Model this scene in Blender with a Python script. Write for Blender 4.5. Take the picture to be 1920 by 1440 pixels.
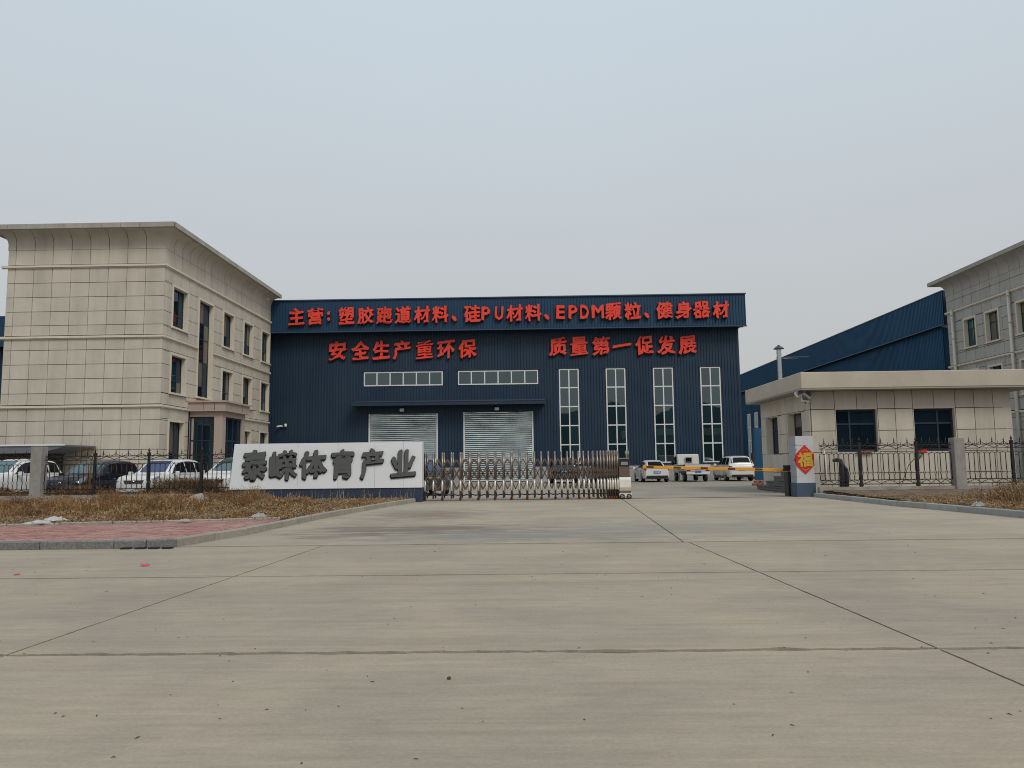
import bpy, bmesh, math, random
import numpy as np
from mathutils import Vector, Matrix, noise as mn
random.seed(7); rng = np.random.default_rng(7)
S = bpy.context.scene
for o in list(bpy.data.objects): bpy.data.objects.remove(o)
C = S.collection
R = math.radians

# ------------------------------------------------------------------ camera
F = 1443.0; CX, CY = 960.0, 720.0; EYE = 1.3
def nrm(v): return Vector(v).normalized()
Yd = nrm(((988-CX)/F, -(870-CY)/F, -1)); Zd = Vector((1, .0118, 0)).cross(Yd).normalized(); Xd = Yd.cross(Zd)
cam = bpy.data.cameras.new('camera'); co = bpy.data.objects.new('camera', cam); C.objects.link(co)
cam.sensor_width = 36; cam.lens = F/1920*36; cam.clip_start = .1; cam.clip_end = 2000
m3 = Matrix((Xd, Yd, Zd))
co.matrix_world = Matrix.Translation((0, 0, EYE)) @ m3.to_4x4()
S.camera = co
def ray(px, py): return m3 @ Vector(((px-CX)/F, -(py-CY)/F, -1))
def at(px, py, Y):
    r = ray(px, py); return Vector((r.x/r.y*Y, Y, EYE + r.z/r.y*Y))
def gr(px, py, z=0):
    r = ray(px, py); t = (z-EYE)/r.z; return Vector((r.x*t, r.y*t, z))

# ------------------------------------------------------------------ sky, sun, exposure
w = bpy.data.worlds.new('World'); S.world = w; w.use_nodes = True
nt = w.node_tree; nt.nodes.clear()
sky = nt.nodes.new('ShaderNodeTexSky'); sky.sky_type = 'NISHITA'; sky.sun_disc = False
SUN_EL, SUN_AZ = 46, 147          # degrees; azimuth clockwise from +Y
sky.sun_elevation = R(SUN_EL); sky.sun_rotation = R(SUN_AZ); sky.dust_density = 4; sky.air_density = 1.2
bg1 = nt.nodes.new('ShaderNodeBackground'); bg1.inputs[1].default_value = .012
nt.links.new(sky.outputs[0], bg1.inputs[0])
tc = nt.nodes.new('ShaderNodeTexCoord'); sx = nt.nodes.new('ShaderNodeSeparateXYZ')
nt.links.new(tc.outputs['Generated'], sx.inputs[0])
rp = nt.nodes.new('ShaderNodeValToRGB'); nt.links.new(sx.outputs['Z'], rp.inputs[0])
e = rp.color_ramp.elements
e[0].position = 0; e[0].color = (.47, .472, .468, 1)
e[1].position = 1; e[1].color = (.60, .68, .75, 1)
n = e.new(.20); n.color = (.50, .517, .524, 1)
n = e.new(.35); n.color = (.527, .57, .60, 1)
n = e.new(.58); n.color = (.555, .642, .705, 1)
nz = nt.nodes.new('ShaderNodeTexNoise'); nz.inputs['Scale'].default_value = 1.6; nz.inputs['Detail'].default_value = 3
nt.links.new(tc.outputs['Generated'], nz.inputs['Vector'])
mr = nt.nodes.new('ShaderNodeMapRange'); mr.inputs[3].default_value = .955; mr.inputs[4].default_value = 1.045
nt.links.new(nz.outputs[0], mr.inputs[0])
bg2 = nt.nodes.new('ShaderNodeBackground'); nt.links.new(rp.outputs[0], bg2.inputs[0]); nt.links.new(mr.outputs[0], bg2.inputs[1])
ad = nt.nodes.new('ShaderNodeAddShader'); nt.links.new(bg1.outputs[0], ad.inputs[0]); nt.links.new(bg2.outputs[0], ad.inputs[1])
wo = nt.nodes.new('ShaderNodeOutputWorld'); nt.links.new(ad.outputs[0], wo.inputs[0])
sl = bpy.data.lights.new('sun', 'SUN'); sl.energy = 1.3; sl.angle = R(20); sl.color = (1, .93, .82)
so = bpy.data.objects.new('sun', sl); C.objects.link(so)
az = R(SUN_AZ); el = R(SUN_EL)
d = Vector((math.sin(az)*math.cos(el), math.cos(az)*math.cos(el), math.sin(el)))
so.rotation_euler = d.to_track_quat('Z', 'Y').to_euler(); so.location = d*50
S.view_settings.view_transform = 'Standard'; S.view_settings.look = 'None'
S.view_settings.exposure = 0; S.view_settings.gamma = 1; S.view_settings.use_curve_mapping = False
S.render.engine = 'CYCLES'; S.cycles.filter_width = 1.0; S.cycles.use_adaptive_sampling = False

# ------------------------------------------------------------------ materials
def mat(name, col, rough=.7, metal=0, var=0, scale=1.0, stretch=(1, 1, 1), bump=0, bscale=20, rand=0, spec=None,
        dirt=None, dscale=.5, damt=0, dstretch=(1, 1, 1)):
    m = bpy.data.materials.new(name); m.use_nodes = True; t = m.node_tree; N = t.nodes; L = t.links
    b = N['Principled BSDF']; b.inputs['Roughness'].default_value = rough; b.inputs['Metallic'].default_value = metal
    if spec is not None: b.inputs['Specular IOR Level'].default_value = spec
    g = N.new('ShaderNodeNewGeometry'); c = None
    rgb = N.new('ShaderNodeRGB'); rgb.outputs[0].default_value = (*col, 1); c = rgb.outputs[0]
    def noise(sc, st, det=5, ro=.6):
        mp = N.new('ShaderNodeMapping'); mp.inputs['Scale'].default_value = st; L.new(g.outputs['Position'], mp.inputs[0])
        nn = N.new('ShaderNodeTexNoise'); nn.inputs['Scale'].default_value = sc; nn.inputs['Detail'].default_value = det
        nn.inputs['Roughness'].default_value = ro; L.new(mp.outputs[0], nn.inputs['Vector']); return nn.outputs[0]
    if dirt is not None:
        f = noise(dscale, dstretch); mr = N.new('ShaderNodeMapRange'); mr.inputs[1].default_value = .42; mr.inputs[2].default_value = .72
        mr.inputs[4].default_value = damt; L.new(f, mr.inputs[0])
        mx = N.new('ShaderNodeMix'); mx.data_type = 'RGBA'; L.new(mr.outputs[0], mx.inputs[0]); L.new(c, mx.inputs[6]); mx.inputs[7].default_value = (*dirt, 1); c = mx.outputs[2]
    if var:
        f = noise(scale, stretch); mr = N.new('ShaderNodeMapRange'); mr.inputs[1].default_value = .3; mr.inputs[2].default_value = .7
        mr.inputs[3].default_value = 1-var; mr.inputs[4].default_value = 1+var; L.new(f, mr.inputs[0])
        vm = N.new('ShaderNodeVectorMath'); vm.operation = 'SCALE'; L.new(c, vm.inputs[0]); L.new(mr.outputs[0], vm.inputs['Scale']); c = vm.outputs[0]
    if rand:
        oi = N.new('ShaderNodeObjectInfo'); mr = N.new('ShaderNodeMapRange'); mr.inputs[3].default_value = 1-rand; mr.inputs[4].default_value = 1+rand
        L.new(oi.outputs['Random'], mr.inputs[0]); vm = N.new('ShaderNodeVectorMath'); vm.operation = 'SCALE'; L.new(c, vm.inputs[0]); L.new(mr.outputs[0], vm.inputs['Scale']); c = vm.outputs[0]
    L.new(c, b.inputs['Base Color'])
    if bump:
        f = noise(bscale, (1, 1, 1), 6); bp = N.new('ShaderNodeBump'); bp.inputs['Strength'].default_value = bump; bp.inputs['Distance'].default_value = .02
        L.new(f, bp.inputs['Height']); L.new(bp.outputs[0], b.inputs['Normal'])
    return m
M = {}
M['stone'] = mat('panel stone', (.56, .510, .430), .85, var=.05, scale=1.2, rand=.05, bump=.15, bscale=60, dirt=(.38, .34, .28), dscale=.5, damt=.55, dstretch=(2.2, 2.2, .28))
M['stone_trim'] = mat('pale trim', (.66, .59, .48), .8, var=.05, scale=2, bump=.1)
M['stone_grey'] = mat('grey panel stone', (.43, .415, .38), .85, var=.05, scale=1.2, rand=.05, bump=.15, bscale=60, dirt=(.33, .32, .29), dscale=.5, damt=.5, dstretch=(2.2, 2.2, .28))
M['joint'] = mat('dark joint filler', (.05, .045, .04), .9)
M['lipm'] = mat('weathered eave', (.36, .34, .30), .85, var=.12, scale=1.5, rand=.05)
M['pink'] = mat('pink granite', (.42, .335, .285), .6, var=.06, scale=8, rand=.03)
M['blue'] = mat('blue coated sheet', (.0155, .038, .071), .5, spec=.3, var=.10, scale=.9, stretch=(2.2, 1, .18), rand=.06, dirt=(.030, .052, .078), dscale=.25, damt=.5)
M['blue_side'] = mat('blue sheet lit brighter', (.022, .088, .172), .5, spec=.3, var=.07, scale=.5, rand=.05)  # brighter copy of the hall blue, with its face lighting put into colour
M['blue_fascia'] = mat('blue fascia sheet', (.0155, .053, .107), .5, spec=.3, var=.06, scale=.7, rand=.035)
M['blue_dark'] = mat('dark blue steel', (.015, .028, .052), .5, var=.1)
M['trim_blue'] = mat('blue flashing', (.03, .06, .105), .4)
M['plinth'] = mat('grey plinth', (.36, .37, .38), .8, var=.1, scale=.6, dirt=(.2, .2, .2), dscale=.8, damt=.5)
M['white'] = mat('white frame', (.72, .73, .73), .4, var=.04)
M['galv'] = mat('galvanised shutter', (.56, .62, .62), .30, .85, var=.30, scale=.55, stretch=(.8, 1, 3.2))
M['galv_dark'] = mat('shaded slat groove', (.07, .08, .085), .6)  # shade of the gaps between shutter slats, put into the colour
M['steel'] = mat('stainless steel', (.235, .195, .165), .34, .9, var=.12, scale=9)
M['steel_pale'] = mat('pale steel and painted gleam', (.78, .73, .66), .35, .35, var=.06, scale=5)  # pale for the sky gleam on the gate, also silver lamp housings
M['iron'] = mat('black wrought iron', (.012, .011, .011), .5, var=.2, scale=10)
M['black'] = mat('black plastic', (.012, .012, .013), .4)
M['dark_int'] = mat('dark recess', (.02, .02, .02), .9)
M['red'] = mat('red letter face', (.82, .050, .022), .45, var=.04, scale=1)
M['letter_side'] = mat('black letter return and shadow', (.004, .004, .004), .8)
M['letter_grey'] = mat('grey letter face', (.105, .105, .105), .45)
M['signwhite'] = mat('white sign panel', (.76, .78, .80), .35, var=.03, scale=.8, rand=.012)
M['signblue'] = mat('navy sign base', (.03, .045, .085), .4, var=.1, scale=2)
M['pedwhite'] = mat('worn white pedestal', (.52, .53, .55), .5, var=.05, scale=3)
M['pedside'] = mat('grey pedestal cladding', (.34, .37, .42), .45, var=.05, scale=3)
M['pedblue'] = mat('slate blue pedestal base', (.055, .085, .13), .5, var=.12, scale=3)
M['concrete'] = mat('old concrete', (.33, .31, .28), .9, var=.15, scale=3, bump=.3, bscale=25, dirt=(.15, .12, .10), dscale=1.3, damt=.6)
M['pillar'] = mat('cast concrete pillar', (.30, .28, .26), .9, var=.12, scale=4, bump=.3, bscale=20, dirt=(.2, .17, .15), dscale=3, damt=.4)
M['kerb_dark'] = mat('speckled dark granite', (.17, .165, .155), .85, var=.35, scale=28, bump=.3, rand=.08)
M['kerb_mid'] = mat('dusty kerb concrete', (.31, .285, .235), .9, var=.14, scale=9, bump=.3, rand=.07)
M['kerb_grey'] = mat('grey green kerb concrete', (.32, .33, .31), .85, var=.12, scale=5, bump=.25, rand=.09)
M['paver'] = mat('red clay paver', (.36, .175, .155), .9, var=.16, scale=7, bump=.2, dirt=(.42, .30, .25), dscale=1.1, damt=.7)
M['paver_joint'] = mat('paver joint', (.10, .055, .045), .95)
M['soil'] = mat('dry soil', (.125, .085, .052), .95, var=.35, scale=5, bump=.8, bscale=14, dirt=(.22, .155, .095), dscale=2.5, damt=.7)
M['yellow'] = mat('amber boom paint', (.74, .33, .022), .4, var=.05)
M['boomblack'] = mat('boom stripe', (.06, .025, .015), .6)
M['posterred'] = mat('red poster', (.58, .012, .016), .5)
M['gold'] = mat('gold print', (.55, .36, .045), .45)
M['carwhite'] = mat('white car paint', (.66, .66, .64), .22, spec=.6)
M['cardust'] = mat('dusty white car paint', (.55, .54, .50), .4, var=.06, scale=3)
M['carblack'] = mat('blue black car paint', (.006, .009, .018), .15, spec=.7)
M['cargrey'] = mat('dark grey car paint', (.035, .037, .04), .25)
M['chrome'] = mat('chrome', (.8, .8, .82), .12, 1)
M['rubber'] = mat('tyre rubber', (.018, .018, .018), .85)
M['rim'] = mat('alloy rim', (.35, .35, .36), .3, .8)
M['lampred'] = mat('tail lamp red', (.32, .01, .01), .2)
M['lampclear'] = mat('headlamp lens', (.20, .22, .24), .1, .5)
M['plate'] = mat('blue number plate', (.03, .14, .55), .4)
M['blackpipe'] = mat('black pipe wrap', (.014, .014, .018), .65, bump=.6, bscale=30)
M['pvc'] = mat('cream pipe', (.62, .58, .50), .4)
M['orange'] = mat('orange brick', (.34, .10, .055), .85, var=.2, scale=10)
M['stepstone'] = mat('dark grey granite step', (.13, .125, .12), .7, var=.15, scale=10)
M['stepside'] = mat('pale step edge', (.33, .31, .28), .8)
M['ductm'] = mat('ribbed foil duct', (.55, .58, .60), .3, .9)
M['plastic'] = mat('white plastic sheet', (.44, .43, .43), .5, var=.1, scale=8)
M['green'] = mat('green plastic', (.02, .20, .09), .4)
M['redp'] = mat('red plastic', (.6, .03, .02), .4)
M['shedroof'] = mat('grey shed roof', (.14, .15, .17), .6, var=.1)
M['wood'] = mat('weathered brown boards', (.07, .045, .035), .85, var=.2, scale=6)
M['curtain'] = mat('sandy blind behind glass', (.13, .12, .095), .35, var=.1, spec=.7)
for i, c in enumerate([(.34, .225, .105), (.22, .125, .055), (.44, .33, .18), (.115, .065, .032), (.27, .135, .05), (.52, .42, .26)]):
    M['weed%d' % i] = mat('dry weed tone', c, .9, var=.25, scale=3)
def glass(name, dark, tint, fac, rough=.02, rand=.0, fm=1.0):
    m = bpy.data.materials.new(name); m.use_nodes = True; t = m.node_tree; N = t.nodes; L = t.links; N.clear()
    df = N.new('ShaderNodeBsdfDiffuse'); gl = N.new('ShaderNodeBsdfGlossy'); gl.inputs['Roughness'].default_value = rough; gl.inputs['Color'].default_value = (*tint, 1)
    oi = N.new('ShaderNodeObjectInfo'); mr = N.new('ShaderNodeMapRange'); mr.inputs[3].default_value = 1-rand; mr.inputs[4].default_value = 1+rand; L.new(oi.outputs['Random'], mr.inputs[0])
    rgb = N.new('ShaderNodeRGB'); rgb.outputs[0].default_value = (*dark, 1); vm = N.new('ShaderNodeVectorMath'); vm.operation = 'SCALE'; L.new(rgb.outputs[0], vm.inputs[0]); L.new(mr.outputs[0], vm.inputs['Scale']); L.new(vm.outputs[0], df.inputs[0])
    fr = N.new('ShaderNodeFresnel'); fr.inputs[0].default_value = 1.5; a = N.new('ShaderNodeMath'); a.operation = 'MULTIPLY_ADD'; a.inputs[1].default_value = fm; a.inputs[2].default_value = fac; a.use_clamp = True; L.new(fr.outputs[0], a.inputs[0])
    mx = N.new('ShaderNodeMixShader'); L.new(a.outputs[0], mx.inputs[0]); L.new(df.outputs[0], mx.inputs[1]); L.new(gl.outputs[0], mx.inputs[2])
    o = N.new('ShaderNodeOutputMaterial'); L.new(mx.outputs[0], o.inputs[0])
    # faint waviness of the panes
    g = N.new('ShaderNodeNewGeometry'); nn = N.new('ShaderNodeTexNoise'); nn.inputs['Scale'].default_value = .8; L.new(g.outputs['Position'], nn.inputs['Vector'])
    bp = N.new('ShaderNodeBump'); bp.inputs['Strength'].default_value = .12; bp.inputs['Distance'].default_value = .03; L.new(nn.outputs[0], bp.inputs['Height']); L.new(bp.outputs[0], gl.inputs['Normal'])
    return m
M['glass'] = glass('hall window glass', (.012, .028, .034), (.82, .95, 1), .075, rand=.5)
M['glass_office'] = glass('office window glass', (.008, .018, .026), (.7, .85, 1), .05, rand=.6, fm=.5)
M['glass_teal'] = glass('teal office glass', (.012, .085, .085), (.8, 1, 1), .06, rand=.6)
M['carglass'] = glass('car window glass', (.01, .012, .014), (.9, 1, 1), .0, fm=.35)
M['windscreen'] = glass('car windscreen glass', (.03, .05, .055), (.66, .84, .86), .16, fm=1.0)
M['windscreen2'] = glass('blue windscreen glass', (.02, .03, .07), (.48, .56, .80), .15, fm=1.0)

def road_mat(name, base, driveway=False):
    m = bpy.data.materials.new(name); m.use_nodes = True; t = m.node_tree; N = t.nodes; L = t.links; b = N['Principled BSDF']
    b.inputs['Roughness'].default_value = .88; b.inputs['Specular IOR Level'].default_value = .25
    g = N.new('ShaderNodeNewGeometry'); P = g.outputs['Position']
    def noise(sc, st, det=6, ro=.6, dist=0, vec=None):
        mp = N.new('ShaderNodeMapping'); mp.inputs['Scale'].default_value = st; L.new(vec or P, mp.inputs[0])
        nn = N.new('ShaderNodeTexNoise'); nn.inputs['Scale'].default_value = sc; nn.inputs['Detail'].default_value = det; nn.inputs['Roughness'].default_value = ro
        nn.inputs['Distortion'].default_value = dist; L.new(mp.outputs[0], nn.inputs['Vector']); return nn.outputs[0]
    def rng_(f, a, b_, c, d_):
        mr = N.new('ShaderNodeMapRange'); mr.inputs[1].default_value = a; mr.inputs[2].default_value = b_; mr.inputs[3].default_value = c; mr.inputs[4].default_value = d_; L.new(f, mr.inputs[0]); return mr.outputs[0]
    def mix(f, a, b_):
        mx = N.new('ShaderNodeMix'); mx.data_type = 'RGBA'; L.new(f, mx.inputs[0])
        for k, v in ((6, a), (7, b_)):
            if isinstance(v, tuple): mx.inputs[k].default_value = (*v, 1)
            else: L.new(v, mx.inputs[k])
        return mx.outputs[2]
    def scale(c, f):
        vm = N.new('ShaderNodeVectorMath'); vm.operation = 'SCALE'; L.new(c, vm.inputs[0]); L.new(f, vm.inputs['Scale']); return vm.outputs[0]
    warm = base; cool = (base[0]*.86, base[1]*.855, base[2]*.90)
    c = mix(rng_(noise(.45, (1, 1, 1), 4, .55, .5), .42, .62, 0, 1), warm, cool)
    c = mix(rng_(noise(.9, (.22, 2.0, 1), 6, .65, .8), .5, .7, 0, .55), c, (base[0]*.76, base[1]*.75, base[2]*.79))
    c = mix(rng_(noise(1.4, (.16, 1.7, 1), 6, .6, .5), .55, .75, 0, .45), c, (base[0]*1.18, base[1]*1.15, base[2]*1.08))
    # curved tyre sweeps turning off the road into the drive
    for (ox, oy, amt) in ((-9, 15, .30), (14, 17, .26)):
        mp = N.new('ShaderNodeVectorMath'); mp.operation = 'SUBTRACT'; mp.inputs[1].default_value = (ox, oy, 0); L.new(P, mp.inputs[0])
        ln = N.new('ShaderNodeVectorMath'); ln.operation = 'LENGTH'; L.new(mp.outputs[0], ln.inputs[0])
        cb = N.new('ShaderNodeCombineXYZ'); L.new(ln.outputs['Value'], cb.inputs[0])
        f1 = noise(1.3, (1, 1, 1), 5, .6, 0, cb.outputs[0]); f2 = noise(.35, (1, 1, 1), 3, .5)
        mm = N.new('ShaderNodeMath'); mm.operation = 'MULTIPLY'; L.new(rng_(f1, .48, .62, 0, 1), mm.inputs[0]); L.new(rng_(f2, .4, .62, 0, amt), mm.inputs[1])
        c = mix(mm.outputs[0], c, (base[0]*.70, base[1]*.73, base[2]*.80))
    c = mix(rng_(noise(.6, (1, 1, 1), 4, .6, .3), .52, .72, 0, .35), c, (base[0]*1.04, base[1]*.95, base[2]*.98))
    c = scale(c, rng_(noise(5, (.22, 3.2, 1), 6, .7), .3, .7, .93, 1.06))
    c = scale(c, rng_(noise(1.1, (.12, 2.4, 1), 6, .7, .6), .35, .7, 1.05, .90))
    # fine grain, pits
    c = scale(c, rng_(noise(38, (1, 1, 1), 4, .8), .3, .7, .88, 1.10))
    c = scale(c, rng_(noise(7, (.6, 1.4, 1), 5, .7), .3, .7, .93, 1.07))
    if driveway:
        def stain(x, y, rx, ry, col, amt, lo=.3):
            nonlocal c
            s = N.new('ShaderNodeVectorMath'); s.operation = 'SUBTRACT'; s.inputs[1].default_value = (x, y, 0); L.new(P, s.inputs[0])
            q = N.new('ShaderNodeVectorMath'); q.operation = 'MULTIPLY'; q.inputs[1].default_value = (1/rx, 1/ry, 0); L.new(s.outputs[0], q.inputs[0])
            ln = N.new('ShaderNodeVectorMath'); ln.operation = 'LENGTH'; L.new(q.outputs[0], ln.inputs[0])
            a = N.new('ShaderNodeMath'); a.operation = 'ADD'; L.new(ln.outputs['Value'], a.inputs[0]); L.new(rng_(noise(2.6, (.35, 1.3, 1), 7, .7), .3, .7, -.75, .75), a.inputs[1])
            c = mix(rng_(a.outputs[0], lo, 1.1, amt, 0), c, col)
        stain(-2.8, 20.5, 2.0, 2.6, (.20, .18, .155), .75)
        stain(-2.35, 20.2, .9, .8, (.27, .165, .10), .8, .2)
        stain(-2.3, 15.9, 2.8, 1.5, (.165, .135, .11), .85)
        stain(-.5, 14.2, 3.2, 1.4, (.21, .20, .185), .7)
        stain(3.2, 15.5, 3.5, 2.2, (.23, .22, .20), .6)
        stain(-3.6, 14.6, 1.0, .6, (.18, .14, .13), .6)
    L.new(c, b.inputs['Base Color'])
    bp = N.new('ShaderNodeBump'); bp.inputs['Strength'].default_value = .25; bp.inputs['Distance'].default_value = .01
    L.new(noise(45, (1, 1, 1), 5, .7), bp.inputs['Height']); L.new(bp.outputs[0], b.inputs['Normal'])
    return m
M['road'] = road_mat('worn road concrete', (.385, .327, .25))
M['drive'] = road_mat('worn driveway concrete', (.405, .35, .265), True)
M['yard'] = road_mat('yard concrete', (.35, .315, .255))

# ------------------------------------------------------------------ mesh builder
class MB:
    def __init__(s): s.v = []; s.f = []; s.m = []; s.sm = []; s.cur = 0
    def add(s, vs, fs, smooth=False):
        k = len(s.v); s.v += [tuple(v) for v in vs]; s.f += [tuple(i+k for i in f) for f in fs]; s.m += [s.cur]*len(fs); s.sm += [smooth]*len(fs); return s
    def mt(s, i): s.cur = i; return s
    def box(s, x0, x1, y0, y1, z0, z1, T=None):
        if x0 > x1: x0, x1 = x1, x0
        if y0 > y1: y0, y1 = y1, y0
        if z0 > z1: z0, z1 = z1, z0
        vs = [Vector((x, y, z)) for z in (z0, z1) for (x, y) in ((x0, y0), (x1, y0), (x1, y1), (x0, y1))]
        if T: vs = [T @ v for v in vs]
        return s.add(vs, [(3, 2, 1, 0), (4, 5, 6, 7), (0, 1, 5, 4), (1, 2, 6, 5), (2, 3, 7, 6), (3, 0, 4, 7)])
    def prism(s, poly, axis, a, b):
        """poly in the plane perpendicular to axis (0:yz, 1:xz, 2:xy), from a to b"""
        def p(u, v, w): return {0: (w, u, v), 1: (u, w, v), 2: (u, v, w)}[axis]
        n = len(poly); vs = [p(u, v, a) for u, v in poly]+[p(u, v, b) for u, v in poly]
        fs = [tuple(range(n)), tuple(range(2*n-1, n-1, -1))]+[((i+1) % n, i, n+i, n+(i+1) % n) for i in range(n)]
        return s.add(vs, fs)
    def tube(s, pts, r, n=6, smooth=True, caps=True):
        pts = [Vector(p) for p in pts]; rs = r if isinstance(r, (list, tuple)) else [r]*len(pts); vs = []; fs = []
        for i, p in enumerate(pts):
            t = (pts[min(i+1, len(pts)-1)]-pts[max(i-1, 0)]).normalized()
            u = t.cross(Vector((0, 0, 1)) if abs(t.z) < .9 else Vector((1, 0, 0))).normalized(); v = t.cross(u)
            for k in range(n):
                a = 2*math.pi*k/n; vs.append(p+(u*math.cos(a)+v*math.sin(a))*rs[i])
        for i in range(len(pts)-1):
            for k in range(n): fs.append((i*n+k, i*n+(k+1) % n, (i+1)*n+(k+1) % n, (i+1)*n+k))
        if caps: fs += [tuple(range(n-1, -1, -1)), tuple((len(pts)-1)*n+k for k in range(n))]
        return s.add(vs, fs, smooth)
    def bar(s, a, b, w, h=None):
        a = Vector(a); b = Vector(b); t = (b-a).normalized(); h = h or w
        u = t.cross(Vector((0, 1, 0)) if abs(t.y) < .9 else Vector((1, 0, 0))).normalized(); v = t.cross(u)
        vs = [p+u*(w/2*i)+v*(h/2*j) for p in (a, b) for i, j in ((-1, -1), (1, -1), (1, 1), (-1, 1))]
        return s.add(vs, [(3, 2, 1, 0), (4, 5, 6, 7), (0, 1, 5, 4), (1, 2, 6, 5), (2, 3, 7, 6), (3, 0, 4, 7)])
    def lathe(s, prof, c, axis='z', n=20, smooth=True):
        c = Vector(c); vs = []; fs = []
        for r, h in prof:
            for k in range(n):
                a = 2*math.pi*k/n; x, y = r*math.cos(a), r*math.sin(a)
                vs.append(c+(Vector((x, y, h)) if axis == 'z' else Vector((x, h, y)) if axis == 'y' else Vector((h, x, y))))
        for i in range(len(prof)-1):
            for k in range(n): fs.append((i*n+k, i*n+(k+1) % n, (i+1)*n+(k+1) % n, (i+1)*n+k))
        fs += [tuple(range(n)), tuple((len(prof)-1)*n+k for k in range(n-1, -1, -1))]
        return s.add(vs, fs, smooth)
    def mesh(s, name, mats):
        me = bpy.data.meshes.new(name); me.from_pydata(s.v, [], s.f)
        for m_ in (mats if isinstance(mats, (list, tuple)) else [mats]): me.materials.append(m_)
        me.polygons.foreach_set('material_index', s.m); me.polygons.foreach_set('use_smooth', s.sm); me.update(); return me
    def build(s, name, mats, parent=None, **kw): return link(name, s.mesh(name, mats), parent, **kw)
def link(name, me, parent=None, loc=None, label=None, cat=None, group=None, kind=None):
    o = bpy.data.objects.new(name, me); C.objects.link(o)
    if parent: o.parent = parent
    if loc is not None: o.location = loc
    for k, v in (('label', label), ('category', cat), ('group', group), ('kind', kind)):
        if v: o[k] = v
    return o
def thing(name, label, cat, loc=(0, 0, 0), rz=0, group=None, kind=None):
    o = link(name, None, None, loc, label, cat, group, kind); o.rotation_euler = (0, 0, rz); return o
def fixn(o):
    bm = bmesh.new(); bm.from_mesh(o.data); bmesh.ops.recalc_face_normals(bm, faces=bm.faces); bm.to_mesh(o.data); bm.free(); return o
def bevel(o, w_=.02, seg=2, ang=.6):
    bm = bmesh.new(); bm.from_mesh(o.data); bmesh.ops.recalc_face_normals(bm, faces=bm.faces)
    es = [e_ for e_ in bm.edges if len(e_.link_faces) == 2 and e_.calc_face_angle(0) > ang]
    bmesh.ops.bevel(bm, geom=es, offset=w_, segments=seg, affect='EDGES', profile=.5)
    bm.to_mesh(o.data); bm.free(); return o
def copy_tree(o, parent=None, **kw):
    c = o.copy(); C.objects.link(c); c.parent = parent
    for k, v in kw.items(): c[k] = v
    for ch in list(o.children): copy_tree(ch, c)
    return c
# a wall plane: origin O, u along the wall, n outward
class Wall:
    def __init__(s, O, u, n): s.O = Vector(O); s.u = Vector(u); s.n = Vector(n)
    def p(s, a, z, o=0): return s.O+s.u*a+s.n*o+Vector((0, 0, z))
    def slab(s, mb, a0, a1, z0, z1, o0, o1):
        P = [s.p(a, z, o) for o in (o0, o1) for (a, z) in ((a0, z0), (a1, z0), (a1, z1), (a0, z1))]
        c = sum(P, Vector())/8; Q = [(0, 1, 2, 3), (7, 6, 5, 4), (4, 5, 1, 0), (5, 6, 2, 1), (6, 7, 3, 2), (7, 4, 0, 3)]; fs = []
        for f in Q:
            nn = (P[f[1]]-P[f[0]]).cross(P[f[2]]-P[f[1]]); fs.append(f if nn.dot((P[f[0]]+P[f[2]])/2-c) > 0 else f[::-1])
        return mb.add(P, fs)
def subtract(cells, ops, tol=.03):
    for (a0, a1, z0, z1) in ops:
        out = []
        for (b0, b1, y0, y1) in cells:
            if b1 <= a0+1e-4 or b0 >= a1-1e-4 or y1 <= z0+1e-4 or y0 >= z1-1e-4: out.append((b0, b1, y0, y1)); continue
            if y1 > z1: out.append((b0, b1, z1, y1))
            if y0 < z0: out.append((b0, b1, y0, z0))
            m0, m1 = max(y0, z0), min(y1, z1)
            if b0 < a0: out.append((b0, a0, m0, m1))
            if b1 > a1: out.append((a1, b1, m0, m1))
        cells = out
    return [c for c in cells if c[1]-c[0] > tol and c[3]-c[2] > tol]
def panels(wall, parent, us, zs, ops, m_, gap=.027, th=.05, name='panel', jit=.004):
    cells = [(us[i], us[i+1], zs[j], zs[j+1]) for i in range(len(us)-1) for j in range(len(zs)-1)]
    for (a0, a1, z0, z1) in subtract(cells, ops):
        mb = MB(); g = gap/2; o = th+random.uniform(-jit, jit)
        wall.slab(mb, a0+g, a1-g, z0+g, z1-g, 0, o)
        mb.build(name, m_, parent)
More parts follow.
